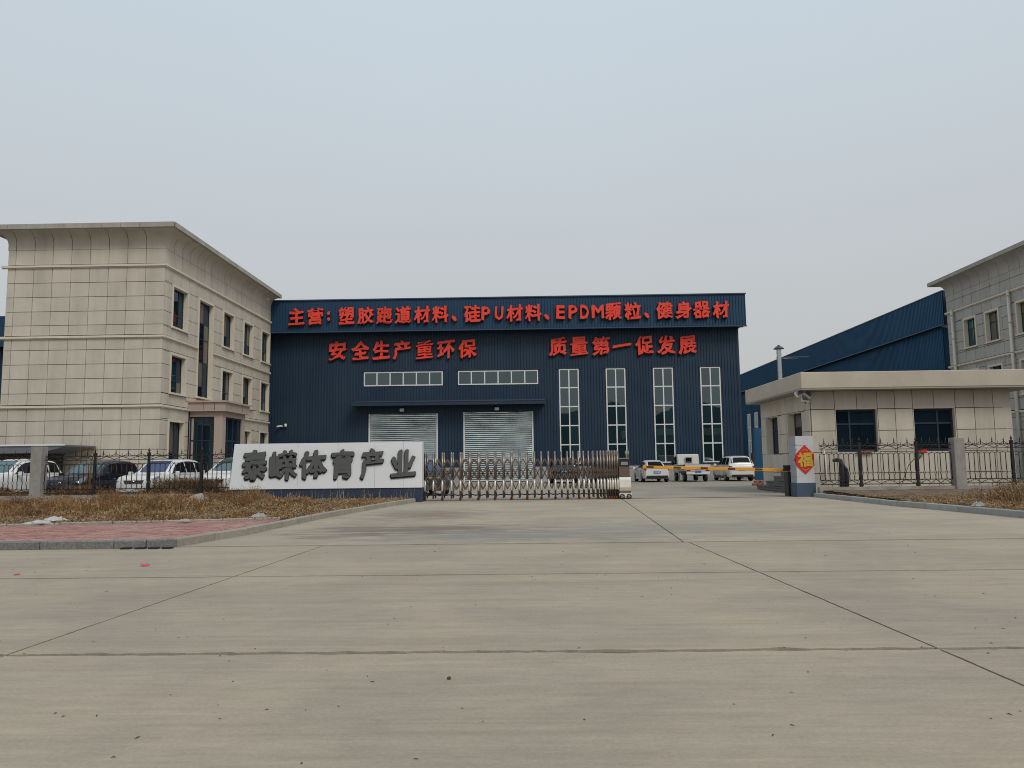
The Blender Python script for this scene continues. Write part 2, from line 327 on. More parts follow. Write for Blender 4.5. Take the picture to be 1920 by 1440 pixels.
def window(wall, parent, a0, a1, z0, z1, rec, cols, rows, fm, gm, fw=.05, pg=None, surround=None, sm=None, curtain=0, mid=None):
    """cols/rows: lists of fractions of the dividing bars"""
    mb = MB(); d0, d1 = -rec, -rec+.06
    wall.slab(mb, a0, a0+fw, z0, z1, d0, d1); wall.slab(mb, a1-fw, a1, z0, z1, d0, d1)
    wall.slab(mb, a0+fw, a1-fw, z0, z0+fw, d0, d1); wall.slab(mb, a0+fw, a1-fw, z1-fw, z1, d0, d1)
    A = [a0]+[a0+(a1-a0)*c for c in cols]+[a1]; Z = [z0]+[z0+(z1-z0)*r for r in rows]+[z1]
    for c in A[1:-1]: wall.slab(mb, c-fw/2, c+fw/2, z0+fw, z1-fw, d0, d1+.003)
    for r in Z[1:-1]:
        for i in range(len(A)-1):
            wall.slab(mb, A[i]+(fw if i == 0 else fw/2), A[i+1]-(fw if i == len(A)-2 else fw/2), r-fw/2, r+fw/2, d0, d1)
    wn = mb.build('window', fm, parent)
    for i in range(len(A)-1):
        for j in range(len(Z)-1):
            mb = MB(); wall.slab(mb, A[i]+fw*.4, A[i+1]-fw*.4, Z[j]+fw*.4, Z[j+1]-fw*.4, d0+.015, d0+.035)
            pm = M['curtain'] if random.random() < curtain else gm
            mb.build('pane', pm, wn)
    if surround:
        so_, sw = surround; mb = MB()
        wall.slab(mb, a0-sw, a0, z0, z1, -rec, so_); wall.slab(mb, a1, a1+sw, z0, z1, -rec, so_)
        wall.slab(mb, a0-sw, a1+sw, z1, z1+sw, -rec, so_+.004); wall.slab(mb, a0-sw-.04, a1+sw+.04, z0-.10, z0, -rec, so_+.07)
        mb.build('surround', sm, wn)
    return wn
def sheets(wall, parent, a0, a1, z0, z1, ops, m_, pitch=.22, per=4, name='sheet', off=.0, dep=.045):
    """ribbed sheet cladding, every sheet its own part, cut round the openings"""
    W_ = pitch*per; n = math.ceil((a1-a0)/W_)
    for k in range(n):
        s0, s1 = a0+k*W_, min(a0+(k+1)*W_, a1)
        cells = subtract([(s0, s1, z0, z1)], ops, .02)
        if not cells: continue
        mb = MB(); lift = .002*(k % 2)
        for (b0, b1, y0, y1) in cells:
            xs = [b0, b1]
            prof = []
            for i in range(per+1):
                c = s0+i*pitch
                for dx, o in ((-.022, 0), (-.010, dep), (.010, dep), (.022, 0)): prof.append((c+dx, o))
            inner = [(x, o) for x, o in prof if b0+.001 < x < b1-.001]
            def oa(x):
                for (x0_, o0), (x1_, o1) in zip(prof, prof[1:]):
                    if x0_ <= x <= x1_: return o0+(o1-o0)*(x-x0_)/max(x1_-x0_, 1e-6)
                return 0
            pts = [(b0, oa(b0))]+inner+[(b1, oa(b1))]
            vs = []; fs = []
            for i, (x, o) in enumerate(pts):
                vs += [wall.p(x, y0, o+off+lift), wall.p(x, y1, o+off+lift)]
                if i: fs.append((2*i-2, 2*i, 2*i+1, 2*i-1))
            mb.add(vs, fs); mb.build(name, m_, parent); mb = MB()

# ------------------------------------------------------------------ ground
gm = MB(); gm.add([(-900, -600, -.06), (900, -600, -.06), (900, 1400, -.06), (-900, 1400, -.06)], [(0, 1, 2, 3)])
gm.build('ground', M['soil'], kind='structure', label='bare dry earth spreading out under the whole site')
road = link('road', None, kind='structure', label='wide concrete road of large cast slabs with rough joints in the foreground')
mb = MB(); mb.box(-60, 60, -12, 60, -.05, -.022); mb.build('joint_bed', M['joint'], road)
def edge(x0, y0, x1, y1, amp, seed):
    """ragged slab edge from a to b"""
    rr = random.Random(seed); L_ = math.hypot(x1-x0, y1-y0); n = max(2, int(L_/.07)); n = min(n, 260); out = []; v = 0
    nx, ny = -(y1-y0)/L_, (x1-x0)/L_; big = 0
    for i in range(n+1):
        t = i/n; v = .7*v+rr.uniform(-1, 1)*amp*.6; big = .96*big+rr.uniform(-1, 1)*amp*.2
        k = 0 if i in (0, n) else 1
        o = abs(v+big)*k
        out.append((x0+(x1-x0)*t+nx*o, y0+(y1-y0)*t+ny*o))
    return out
def slab_poly(corners, amps, m_, parent, seed, z=0, name='slab'):
    pts = []
    for i in range(4):
        a, b = corners[i], corners[(i+1) % 4]; pts += edge(*a, *b, amps[i], seed*7+i)[:-1]
    bm = bmesh.new(); vs = [bm.verts.new((x, y, z)) for x, y in pts]
    f = bm.faces.new(vs); r = bmesh.ops.extrude_face_region(bm, geom=[f]); 
    for v in [g for g in r['geom'] if isinstance(g, bmesh.types.BMVert)]: v.co.z -= .03
    bmesh.ops.recalc_face_normals(bm, faces=bm.faces); bmesh.ops.triangulate(bm, faces=[f for f in bm.faces if len(f.verts) > 4])
    me = bpy.data.meshes.new(name); bm.to_mesh(me); bm.free(); me.materials.append(m_)
    return link(name, me, parent)
YJ = [-6.0, -1.5, 5.53, 9.33, 12.84]
def rightx(y): return 2.82-.027*(y-5.5) if y > 5.5 else 2.82+.02*(5.5-y)
XL = [lambda y: -22.6, lambda y: -16.2, lambda y: -9.9, lambda y: -3.70+.045*(y-5.5), rightx, lambda y: 9.1, lambda y: 15.4, lambda y: 21.7]
gpx = {0: .02, 1: .02, 2: .034, 3: .034, 4: .045}
for j in range(4):
    y0, y1 = YJ[j], YJ[j+1]; gy0 = gpx[j]; gy1 = gpx[j+1]
    for i in range(7):
        g = .009
        cs = [(XL[i](y0)+g, y0+gy0*.6), (XL[i+1](y0)-g, y0+gy0*.6), (XL[i+1](y1)-g, y1-gy1*.6), (XL[i](y1)+g, y1-gy1*.6)]
        slab_poly(cs, (.035 if j == 2 else .015, .006, .035 if j == 1 else .02, .006), M['road'], road, j*10+i+1)
# driveway slabs (two lanes, either side of the long joint) and the yard behind the gate
drive = link('driveway', None, kind='structure', label='concrete driveway flaring from the gate down to the road')
jx = lambda y: 2.55+(y-12.9)*.057
yd = [12.91, 28.42]
for i, (xa, xb) in enumerate((((-6.9, -6.9), (jx(12.9)-.010, jx(28.4)-.014)), ((jx(12.9)+.010, jx(28.4)+.014), (10.6, 10.6)), ((10.612, 10.612), (26, 26)))):
    slab_poly([(xa[0], yd[0]), (xb[0], yd[0]), (xb[1], yd[1]), (xa[1], yd[1])], (.012, .004, .003, .004), M['drive'], drive, 60+i)
mb = MB(); mb.box(-60, 60, 60, 150, -.05, -.02)
yard = link('yard', None, kind='structure', label='pale concrete yard between the gate and the dark blue hall')
ys = [28.50, 34.0, 40, 46, 52, 62]; xs = [-40, -30.2, -23.4, -16.6, -9.9, -3.2, 3.55, 10.3, 17, 24, 31, 60]
for j in range(5):
    for i in range(11):
        slab_poly([(xs[i]+.008, ys[j]+.01), (xs[i+1]-.008, ys[j]+.01), (xs[i+1]-.008, ys[j+1]-.01), (xs[i]+.008, ys[j+1]-.01)], (.004,)*4, M['yard'], yard, 100+j*12+i)
mb = MB(); mb.box(16.5, 60, 62.01, 200, -.03, 0).build('far_strip', M['yard'], yard)
# gate rail let into the ground
mb = MB(); mb.box(-3.9, 10.3, 28.44, 28.475, -.02, .012); mb.build('track', M['joint'], None, label='dark steel gate track set in the ground across the driveway', cat='rail')

# left pavement: kerb stones, pavers, inner kerb
def kerb_run(pts, h, w_, m_, name, label, inner=1, step=1.0, zb=-.03, chamfer=.015, mats=None):
    root = link(name, None, kind='structure', label=label); k = 0
    P = [Vector((x, y, 0)) for x, y in pts]
    for i in range(len(P)-1):
        L_ = (P[i+1]-P[i]).length; n = max(1, round(L_/step)); t = (P[i+1]-P[i]).normalized(); nn = Vector((-t.y, t.x, 0))*inner
        for j in range(n):
            a = P[i].lerp(P[i+1], j/n)+t*.008; b = P[i].lerp(P[i+1], (j+1)/n)-t*.008; mb = MB()
            j1, j2 = random.uniform(-.006, .006), random.uniform(-.006, .006); a = a+nn*j1; b = b+nn*j1
            c = chamfer; sec = [(0, zb), (0, h-c+j2), (c, h+j2), (w_, h+j2), (w_, zb)]
            vs = [a+nn*o+Vector((0, 0, z)) for o, z in sec]+[b+nn*o+Vector((0, 0, z)) for o, z in sec]
            q = 5; fs = [tuple(range(q)), tuple(range(2*q-1, q-1, -1))]+[((r+1) % q, r, q+r, q+(r+1) % q) for r in range(q)]
            mb.add(vs, fs); fixn(mb.build('kerb_stone', m_ if not mats else mats[k % len(mats)], root)); k += 1
    return root
KL = [(-30, 12.66), (-6.75, 12.62), (-6.25, 12.68), (-5.82, 12.86)]
KL2 = [(-5.82, 12.86), (-5.42, 15), (-5.12, 19.5), (-4.45, 24.4), (-3.95, 27.35)]
kerb_run(KL, .135, .13, M['kerb_dark'], 'kerb', 'dark speckled granite kerb along the road edge of the pavement', step=1.25)
kerb_run(KL2, .135, .13, M['kerb_mid'], 'kerb', 'dusty concrete kerb curving up the left side of the driveway', step=.98)
def kx(y):
    for (xa, ya), (xb, yb) in zip(KL2, KL2[1:]):
        if ya <= y <= yb: return xa+(xb-xa)*(y-ya)/(yb-ya)
    return KL2[-1][0] if y > 20 else KL2[0][0]
# drain slots in the kerb
dn = thing('drain', 'row of four small dark drain slots at the foot of the granite kerb', 'drain')
for px in (240, 266, 290, 314):
    g = gr(px, 1026.5, .02); MB().box(g.x-.075, g.x+.075, 12.55, 12.612+.05, -.005, .028).build('slot', M['dark_int'], dn)
pav = link('pavement', None, kind='structure', label='red brick pavement between the dark kerb and the dry verge')
def innery(x): return 16.25+(x+11)*.24
mb = MB(); mb.add([(-30, 12.74, .098), (-6.3, 12.74, .098), (-5.75, 13.0, .098), (-5.3, 15, .098), (-5.1, 17.7, .098), (-30, 11.8+.0, .098)], [])
mb = MB(); vs = [(-30, 12.75, .1), (-6.4, 12.75, .1), (-5.9, 13.0, .1), (-5.55, 14.5, .1), (-5.35, 16.2, .1), (-5.25, 17.9, .1), (-30, 16.0, .1)]
mb.add(vs, [tuple(range(7))]); mb.build('joint_sand', M['paver_joint'], pav)
mb = MB(); rr = random.Random(3); L2, W2 = .2, .1; row = 0; y = 12.77
while y < 17.9:
    x = -16-(.1 if row % 2 else 0)
    while x < -5.2:
        xc, yc = x+L2/2, y+W2/2
        if xc+.1 < kx(max(yc, 12.9))-.13 and yc < innery(xc)-.03 and not (yc < 13.1 and xc > -6.3):
            t = rr.uniform(-.004, .005); g = .006; t2 = t+rr.uniform(-.003, .003)
            mb.add([(x+g, y+g, .10), (x+L2-g, y+g, .10), (x+L2-g, y+W2-g, .10), (x+g, y+W2-g, .10),
                    (x+g, y+g, .118+t), (x+L2-g, y+g, .118+t), (x+L2-g, y+W2-g, .118+t2), (x+g, y+W2-g, .118+t2)],
                   [(4, 5, 6, 7), (0, 1, 5, 4), (1, 2, 6, 5), (2, 3, 7, 6), (3, 0, 4, 7)])
        x += L2
    y += W2; row += 1
mb.build('pavers', M['paver'], pav, kind='stuff')
kerb_run([(-22, innery(-22)), (-14, innery(-14)), (-8, innery(-8)), (-5.6, innery(-5.6))], .165, .09, M['kerb_mid'], 'kerb', 'narrow grey inner kerb between the red pavement and the dry weeds', step=1.0)
# right kerb
KR = [(10.28, 28.12), (10.34, 22), (10.62, 19.4), (10.80, 17.1), (11.3, 14.2), (12.6, 12.9), (30, 12.7)]
kerb_run(KR, .15, .13, M['kerb_grey'], 'kerb', 'grey kerb stones running from the pedestal along the right edge of the driveway', inner=1, step=1.05)

def terrain(name, x0, x1, y0, y1, st, zf, m_, label, keep=None):
    nx = int((x1-x0)/st)+1; ny = int((y1-y0)/st)+1; vs = []; ok = []
    for j in range(ny):
        for i in range(nx):
            x = x0+i*st; y = y0+j*st; vs.append((x, y, zf(x, y))); ok.append(keep is None or keep(x, y))
    fs = [(j*nx+i, j*nx+i+1, (j+1)*nx+i+1, (j+1)*nx+i) for j in range(ny-1) for i in range(nx-1) if ok[j*nx+i] and ok[j*nx+i+1] and ok[(j+1)*nx+i+1] and ok[(j+1)*nx+i]]
    mb = MB(); mb.add(vs, fs, True); return mb.build(name, m_, None, kind='structure', label=label)
def fb(x, y, s): return mn.fractal(Vector((x*s, y*s, 3.1)), 1, 2, 4)
terrain('verge', -30, -3.8, 15.4, 28.9, .2, lambda x, y: .12+.03*fb(x, y, 1.3), M['soil'], 'dry brown verge soil left of the driveway',
        lambda x, y: x < kx(y)-.02 and y > innery(x)+.02)
terrain('verge', 10.35, 34, 13.0, 28.3, .22, lambda x, y: .12+.035*fb(x, y, 1.5)+.012*max(0, y-18), M['soil'], 'dry brown verge soil right of the driveway',
        lambda x, y: x > (10.36 if y > 22 else 10.36+(22-y)*.10)+.03)

# ------------------------------------------------------------------ lettering
def glyph(ch, off=.03, ext=.06):
    cu = bpy.data.curves.new('t', 'FONT'); cu.body = ch; cu.size = 1; cu.extrude = ext; cu.offset = off; cu.resolution_u = 3
    o = bpy.data.objects.new('t', cu); C.objects.link(o); dg = bpy.context.evaluated_depsgraph_get()
    me = bpy.data.meshes.new_from_object(o.evaluated_get(dg)); bpy.data.objects.remove(o); bpy.data.curves.remove(cu)
    return me
def raster_glyph(ch, N=110):
    """glyph filled by its winding number, for outlines whose strokes overlap"""
    cu = bpy.data.curves.new('t', 'FONT'); cu.body = ch; cu.size = 1; cu.fill_mode = 'NONE' if hasattr(cu, 'fill_mode') else cu.fill_mode; cu.resolution_u = 4
    o = bpy.data.objects.new('t', cu); C.objects.link(o); dg = bpy.context.evaluated_depsgraph_get()
    g = bpy.data.meshes.new_from_object(o.evaluated_get(dg)); bpy.data.objects.remove(o)
    P = np.array([v.co[:2] for v in g.vertices]); Ed = np.array([tuple(e.vertices) for e in g.edges])
    lo, hi = P.min(0), P.max(0); xs_ = lo[0]+(np.arange(N)+.5)/N*(hi[0]-lo[0]); V = []; Fc = []
    for j in range(N):
        y = lo[1]+(j+.5)/N*(hi[1]-lo[1]); A, B = P[Ed[:, 0]], P[Ed[:, 1]]; w_ = np.zeros(N, int)
        for a, b in zip(A, B):
            if (a[1] <= y) != (b[1] <= y):
                x = a[0]+(y-a[1])/(b[1]-a[1])*(b[0]-a[0]); w_ += np.where(xs_ > x, 1 if b[1] > a[1] else -1, 0)
        i = 0
        while i < N:
            if w_[i]:
                k = i
                while k+1 < N and w_[k+1]: k += 1
                x0, x1 = xs_[i]-.5/N, xs_[k]+.5/N; y0, y1 = y-.5/N, y+.5/N*1.02; q = len(V)
                V += [(x0, y0, .5), (x1, y0, .5), (x1, y1, .5), (x0, y1, .5), (x0, y0, -.5), (x1, y0, -.5), (x1, y1, -.5), (x0, y1, -.5)]
                Fc += [(q, q+1, q+2, q+3), (q, q+1, q+5, q+4), (q+3, q+2, q+6, q+7), (q, q+3, q+7, q+4), (q+1, q+2, q+6, q+5)]; i = k+1
            else: i += 1
    me = bpy.data.meshes.new('glyph'); me.from_pydata(V, [], Fc); me.update(); return me
def dilated(ch, r):
    key = (ch, round(r, 3))
    if key in GC: return GC[key].copy()
    g = raster_glyph(ch) if ch == '跑' else glyph(ch, 0, .5); nv = len(g.vertices); a = np.empty(nv*3); g.vertices.foreach_get('co', a); a = a.reshape(-1, 3)
    fs = [tuple(p.vertices) for p in g.polygons]; V = []; Fc = []
    for k in range(9):
        an = k*math.pi/4; d_ = np.array([0, 0, 0]) if k == 8 else np.array([r*math.cos(an), r*math.sin(an), 0])
        b = a+d_; b[:, 2] += np.where(b[:, 2] > 0, .004*k, 0)
        Fc += [tuple(i+k*nv for i in f) for f in fs]; V += b.tolist()
    me = bpy.data.meshes.new('glyph'); me.from_pydata(V, [], Fc); me.update(); GC[key] = me; return me.copy()
GC = {}
def character(ch, cx, cz, y, wid, hei, dep, fm, sm_, parent, off=.03, shear=.07, rough=.018, drop=None, name='character', fat=1):
    """upright character facing -Y, fitted into wid x hei, side walls in their own black return"""
    me = dilated(ch, off); n = len(me.vertices); a = np.empty(n*3, np.float32); me.vertices.foreach_get('co', a); a = a.reshape(-1, 3)
    x, yy, z = a[:, 0].copy(), a[:, 1].copy(), a[:, 2].copy()
    sd = sum(ord(c) for c in ch)*.37
    yy2 = yy+shear*(x-x.mean()); k = rough
    x2 = x+k*np.sin(yy*21+sd)+k*.6*np.sin(yy*47+x*9+sd); yy2 = yy2+k*np.sin(x*23+sd*1.7)+k*.6*np.sin(x*51+yy*13)
    x2 = (x2-x2.min())/(x2.max()-x2.min())-.5; yy2 = (yy2-yy2.min())/(yy2.max()-yy2.min())-.5
    nx, nz = cx+x2*wid, cz+yy2*hei; ny = y-(z+.5)*dep
    b = np.stack([nx, ny, nz], 1).astype(np.float32); me.vertices.foreach_set('co', b.ravel()); me.update()
    me.materials.clear(); me.materials.append(fm); me.materials.append(sm_)
    ymin = y-dep
    for p in me.polygons: p.material_index = 0 if max(me.vertices[q].co.y for q in p.vertices) < ymin+dep*.15 else 1
    o = link(name, me, parent)
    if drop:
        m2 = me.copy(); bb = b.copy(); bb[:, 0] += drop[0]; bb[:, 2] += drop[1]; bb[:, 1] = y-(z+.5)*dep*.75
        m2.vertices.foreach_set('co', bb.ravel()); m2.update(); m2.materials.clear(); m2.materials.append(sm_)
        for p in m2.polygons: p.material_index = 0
        link('drop_shadow', m2, o)  # black offset copy, a drop shadow shaped as a part
    return o

# ------------------------------------------------------------------ factory hall (centre)
HX0, HX1, HY = -20.6, 16.1, 58.0
hall = thing('factory_hall', 'dark blue ribbed factory hall with tall windows, two roller shutters and red lettering', 'factory hall', (0, 0, 0))
mb = MB(); mb.box(HX0, HX1, HY+.06, HY+70, 0, 13.2); mb.build('core', M['dark_int'], hall)
HW = Wall((0, HY, 0), (1, 0, 0), (0, -1, 0))
tall = [(2.48, 4.04), (6.02, 7.56), (9.58, 11.14), (13.12, 14.70)]
ops = [(a, b, 1.25, 8.45) for a, b in tall]+[(-12.34, -6.27, 7.28, 8.42), (-5.17, .97, 7.28, 8.42), (-11.86, -6.73, 0, 5.18), (-4.70, .47, 0, 5.24)]
sheets(HW, hall, HX0, HX1, 1.2, 11.45, ops, M['blue'], off=.03)
for a, b in tall: window(HW, hall, a+.03, b-.03, 1.27, 8.43, -.005, [.5], [.2, .4, .6, .8], M['white'], M['glass'], .085)
window(HW, hall, -12.31, -6.30, 7.31, 8.39, -.005, [1/6, 2/6, 3/6, 4/6, 5/6], [], M['white'], M['glass'], .085)
window(HW, hall, -5.14, .94, 7.31, 8.39, -.005, [1/6, 2/6, 3/6, 4/6, 5/6], [], M['white'], M['glass'], .085)
for a, b, z0, z1 in ops[:4]+ops[4:6]:
    mb = MB(); HW.slab(mb, a-.12, b+.12, z1, z1+.06, 0, .11); mb.build('flashing', M['blue_dark'], hall)
for a, b in ((HX0, -11.9), (-6.69, -4.74), (.51, HX1)):
    mb = MB(); HW.slab(mb, a, b, 1.12, 1.2, 0, .10); mb.build('flashing', M['blue_dark'], hall)
    mb = MB(); HW.slab(mb, a, b, 0, 1.12, 0, .06); mb.build('plinth', M['plinth'], hall)
for (a, b, z1) in ((-11.86, -6.73, 5.18), (-4.70, .47, 5.24)):
    mb = MB(); vs = []; fs = []; NX = 22; k = 0; zz = .03; rows = []
    while zz < z1-.02:
        for t, o, ti in ((0, .0, 0), (.12, -.035, .2), (.30, -.060, 1), (.62, -.055, .5), (.85, -.025, 0), (.95, .01, 0)): rows.append((min(zz+t*.15, z1), o, ti))
        zz += .15
    fm_ = []
    for r, (z_, o, ti) in enumerate(rows):
        for c in range(NX+1):
            x_ = a+.05+(b-a-.10)*c/NX; q = mn.noise(Vector((x_*.9, z_*1.6, a)))
            vs.append((x_, HY+o*(1+.45*q)-.022*q*ti+.02, z_))
            if r and c: fs.append((len(vs)-1, len(vs)-2, len(vs)-2-NX-1, len(vs)-1-NX-1)); fm_.append(1 if r % 6 in (0, 5) else 0)
    mb.add(vs, fs); mb.m = fm_; sh = mb.build('roller_shutter', [M['galv'], M['galv_dark']], hall)
    for q in (a, b): mb = MB(); HW.slab(mb, q-.05, q+.05, 0, z1, .0, .12); mb.build('guide_rail', M['white'], sh)
# canopy over the shutters
can = MB(); can.prism([(HY-.05, 6.32), (HY-1.35, 6.02), (HY-1.35, 5.72), (HY-.05, 5.78)], 0, -12.95, 1.40); cn = can.build('canopy', M['blue_dark'], hall); fixn(cn)
mb = MB(); mb.box(-12.6, 1.38, HY-1.39, HY-1.353, 5.97, 6.05); mb.build('edge_trim', M['trim_blue'], cn)
# fascia box
FW = Wall((0, HY-1.0, 0), (1, 0, 0), (0, -1, 0))
mb = MB(); mb.box(-20.5, 16.50, HY-.95, HY+.0, 11.42, 13.72); mb.box(16.2, 16.46, HY, HY+2.2, 11.5, 13.7)
mb.build('fascia_box', M['blue_dark'], hall)
sheets(FW, hall, -20.5, 16.52, 11.40, 13.78, [], M['blue_fascia'], off=-.02)
mb = MB(); mb.box(-20.5, 16.56, HY-1.09, HY+.1, 13.78, 13.86); mb.box(-20.5, 16.55, HY-1.07, HY-.9, 11.33, 11.40); mb.build('coping', M['trim_blue'], hall)
mb = MB(); mb.box(16.0, 16.15, HY-.06, HY+.02, 1.2, 11.4); mb.build('corner_trim', M['blue_dark'], hall)

sg = thing('letter_sign', 'row of small red characters mounted along the top fascia of the blue hall', 'sign', (0, 0, 0))
row1 = [('主', 557), ('营', 592), ('：', 617), ('塑', 650.5), ('胶', 686), ('跑', 721.6), ('道', 756), ('材', 792), ('料', 826), ('、', 852), ('硅', 886), ('P', 911), ('U', 936),
        ('材', 965), ('料', 1000), ('、', 1025), ('E', 1051), ('P', 1074), ('D', 1095.5), ('M', 1120.5), ('颗', 1149.5), ('粒', 1186), ('、', 1212), ('健', 1245.5), ('身', 1281), ('器', 1315), ('材', 1351)]
for ch, px in row1:
    py = 594.2-(px-557)*.0168; p = at(px, py, 56.9)
    if ch in 'PUEDM': w_, h_, of, sh = {'M': .95}.get(ch, .68), 1.07, .035, .0
    elif ch == '：': w_, h_, of, sh = .26, .75, .06, 0
    elif ch == '、': w_, h_, of, sh = .42, .45, .07, 0; p.z -= .34
    else: w_, h_, of, sh = 1.24, 1.34, .036, .07
    if ch == '、': w_ = .40
    if ch in 'PUEDM': ch2 = ch
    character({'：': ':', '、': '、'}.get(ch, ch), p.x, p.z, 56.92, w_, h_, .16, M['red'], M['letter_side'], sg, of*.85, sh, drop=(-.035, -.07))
def sentence(chs, pxs, py0, slope, label):
    s_ = thing('letter_sign', label, 'sign', (0, 0, 0))
    for ch, px in zip(chs, pxs):
        p = at(px, py0+(px-pxs[0])*slope, 57.9); h_ = 1.48; w_ = 1.38
        if ch == '一': h_ = .42; w_ = 1.45
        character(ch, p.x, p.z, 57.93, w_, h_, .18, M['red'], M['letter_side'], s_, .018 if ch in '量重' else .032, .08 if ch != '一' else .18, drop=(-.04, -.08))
sentence('安全生产重环保', [634, 676, 715.6, 754, 796.6, 836.6, 877], 658.5, -.016, 'large red seven character slogan on the left half of the blue hall wall')
sentence('质量第一促发展', [1046, 1085.5, 1127, 1165.7, 1207.5, 1248, 1288], 650.0, -.012, 'large red seven character slogan on the right half of the blue hall wall')
def lamp(x, z, label):
    t = thing('wall_lamp', label, 'lamp', (x, HY-.06, z))
    mb = MB(); mb.box(-.03, .03, -.25, .0, -.03, .03); mb.build('bracket', M['iron'], t)
    mb = MB(); mb.box(-.16, .16, -.42, -.2, -.11, .11); o = mb.build('lamp_housing', M['white'], t); bevel(o, .02, 1)
lamp(-9.35, 5.45, 'small pale floodlight under the canopy above the left roller shutter')
lamp(-2.2, 5.45, 'small pale floodlight under the canopy above the right roller shutter')
t = thing('security_camera', 'white security camera fixed to the blue hall wall beside the office', 'camera', (-18.45, HY-.06, 4.35))
mb = MB(); mb.box(-.04, .04, -.2, 0, -.04, .04).build('bracket', M['white'], t)
mb = MB(); mb.tube([(-.02, -.12, .03), (-.32, -.42, -.03)], .06, 8).build('camera_body', M['white'], t)
mb = MB(); mb.lathe([(.0, -.12), (.08, -.1), (.1, 0), (.1, .1), (.05, .14)], (.28, -.2, .05)).build('dome', M['white'], t)

# ------------------------------------------------------------------ halls behind (right and far left)
rh = thing('factory_hall', 'blue factory hall receding behind the gatehouse on the right', 'factory hall')
mb = MB(); mb.box(31.75, 62, 58.3, 160, 0, 12.0); mb.build('core', M['blue_side'], rh)
RW = Wall((31.7, 58.3, 0), (0, 1, 0), (-1, 0, 0))
rops = []
for k, yy in enumerate((66, 72, 78, 84, 90, 96, 102.5, 105.8, 109.2)):
    rops.append((yy-58.3, yy-58.3+1.6, .4, 8.0))
sheets(RW, rh, 0, 100, 0, 11.4, rops, M['blue_side'])
for r in rops: window(RW, rh, r[0]+.02, r[1]-.02, r[2], r[3], -.01, [.5], [.25, .5, .75], M['white'], M['glass'], .12)
RF = Wall((31.35, 57.4, 0), (0, 1, 0), (-1, 0, 0))
sheets(RF, rh, 0, 101, 11.38, 13.85, [], M['blue_side'])
mb = MB(); mb.box(31.4, 31.72, 57.42, 158, 11.36, 13.8); mb.build('fascia_box', M['blue_dark'], rh)
mb = MB(); mb.box(31.28, 31.75, 57.38, 158.4, 13.85, 13.92); mb.box(31.29, 31.4, 57.38, 158.4, 11.30, 11.36); mb.build('coping', M['trim_blue'], rh)
mb = MB(); mb.prism([(31.45, 11.3), (33.2, 11.3), (32.9, 10.95)], 1, 57.5, 58.2); fixn(mb.build('gusset', M['plinth'], rh))
lh = thing('factory_hall', 'sliver of a dark blue hall behind the office at the left edge', 'factory hall')
LW = Wall((0, 64, 0), (1, 0, 0), (0, -1, 0)); LF = Wall((0, 63, 0), (1, 0, 0), (0, -1, 0))
mb = MB(); mb.box(-70, -40, 64.1, 120, 0, 13); mb.box(-70, -40, 63.05, 64.1, 11.7, 14.1).build('core', M['blue_dark'], lh)
sheets(LW, lh, -58, -40, 0, 11.8, [], M['blue']); sheets(LF, lh, -58, -39.6, 11.6, 14.2, [], M['blue_fascia'])
# hall across the road (behind the camera): seen only as the dark gabled reflections in the panes
oh = thing('factory_hall', 'gabled hall across the road, reflected in the tall windows', 'factory hall')
mb = MB()
for i, x in enumerate((6, 26, 46)): mb.prism([(x, 0), (x+19.6, 0), (x+19.6, 11), (x+9.8, 14.5), (x, 11)], 1, -70, -46)
mb.prism([(-40, 0), (-9, 0), (-9, 7), (-40, 7)], 1, -80, -52)
fixn(mb.build('core', M['blue_dark'], oh))

# ------------------------------------------------------------------ offices
COVE = [(0, 13.05), (0, 13.38), (.03, 13.56), (.10, 13.72), (.22, 13.86), (.40, 13.96), (.60, 14.0), (.72, 14.0)]
def cornice(B, W_, a0, a1, step, m_, mi0, mi1, first=None):
    """curved eave pieces along a wall, mitred at its ends"""
    us = [a0]; x = a0+(first if first else step)
    while x < a1-.2: us.append(x); x += step
    us.append(a1); g = .012
    for i in range(len(us)-1):
        b0, b1 = us[i]+g, us[i+1]-g; vs = []; fs = []
        for k, (o, z) in enumerate(COVE):
            e0 = b0-((o+.06)*mi0 if i == 0 else 0); e1 = b1+((o+.06)*mi1 if i == len(us)-2 else 0)
            vs += [W_.p(e0, z, o+.05), W_.p(e1, z, o+.05)]
            if k: fs.append((2*k-2, 2*k-1, 2*k+1, 2*k))
        mb = MB(); mb.add(vs, fs, True); mb.build('cornice_panel', m_, B)
        e0 = b0-(.86 if i == 0 and mi0 else 0); e1 = b1+(.86 if i == len(us)-2 and mi1 else 0)
        q0 = b0-(.66 if i == 0 and mi0 else 0); q1 = b1+(.66 if i == len(us)-2 and mi1 else 0)
        mb = MB(); P = [W_.p(q0, 13.98, .68), W_.p(q1, 13.98, .68), W_.p(e1, 13.98, .88), W_.p(e0, 13.98, .88), W_.p(q0, 14.24, .68), W_.p(q1, 14.24, .68), W_.p(e1, 14.24, .88), W_.p(e0, 14.24, .88)]
        mb.add(P, [(0, 1, 2, 3), (4, 5, 6, 7), (0, 1, 5, 4), (1, 2, 6, 5), (2, 3, 7, 6), (3, 0, 4, 7)]); fixn(mb.build('eave_stone', M['lipm'], B))
def band(B, W_, z, cuts, m_, e0=0, e1=0):
    a = cuts[0]
    mb = MB(); segs = list(zip(cuts[::2], cuts[1::2]))
    for i, (s0, s1) in enumerate(segs):
        q0 = s0-(e0 if i == 0 else 0); q1 = s1+(e1 if i == len(segs)-1 else 0)
        W_.slab(mb, q0, q1, z-.06, z+.05, .05, .16); W_.slab(mb, q0, q1, z-.11, z-.06, .05, .10)
    mb.build('band', m_, B)
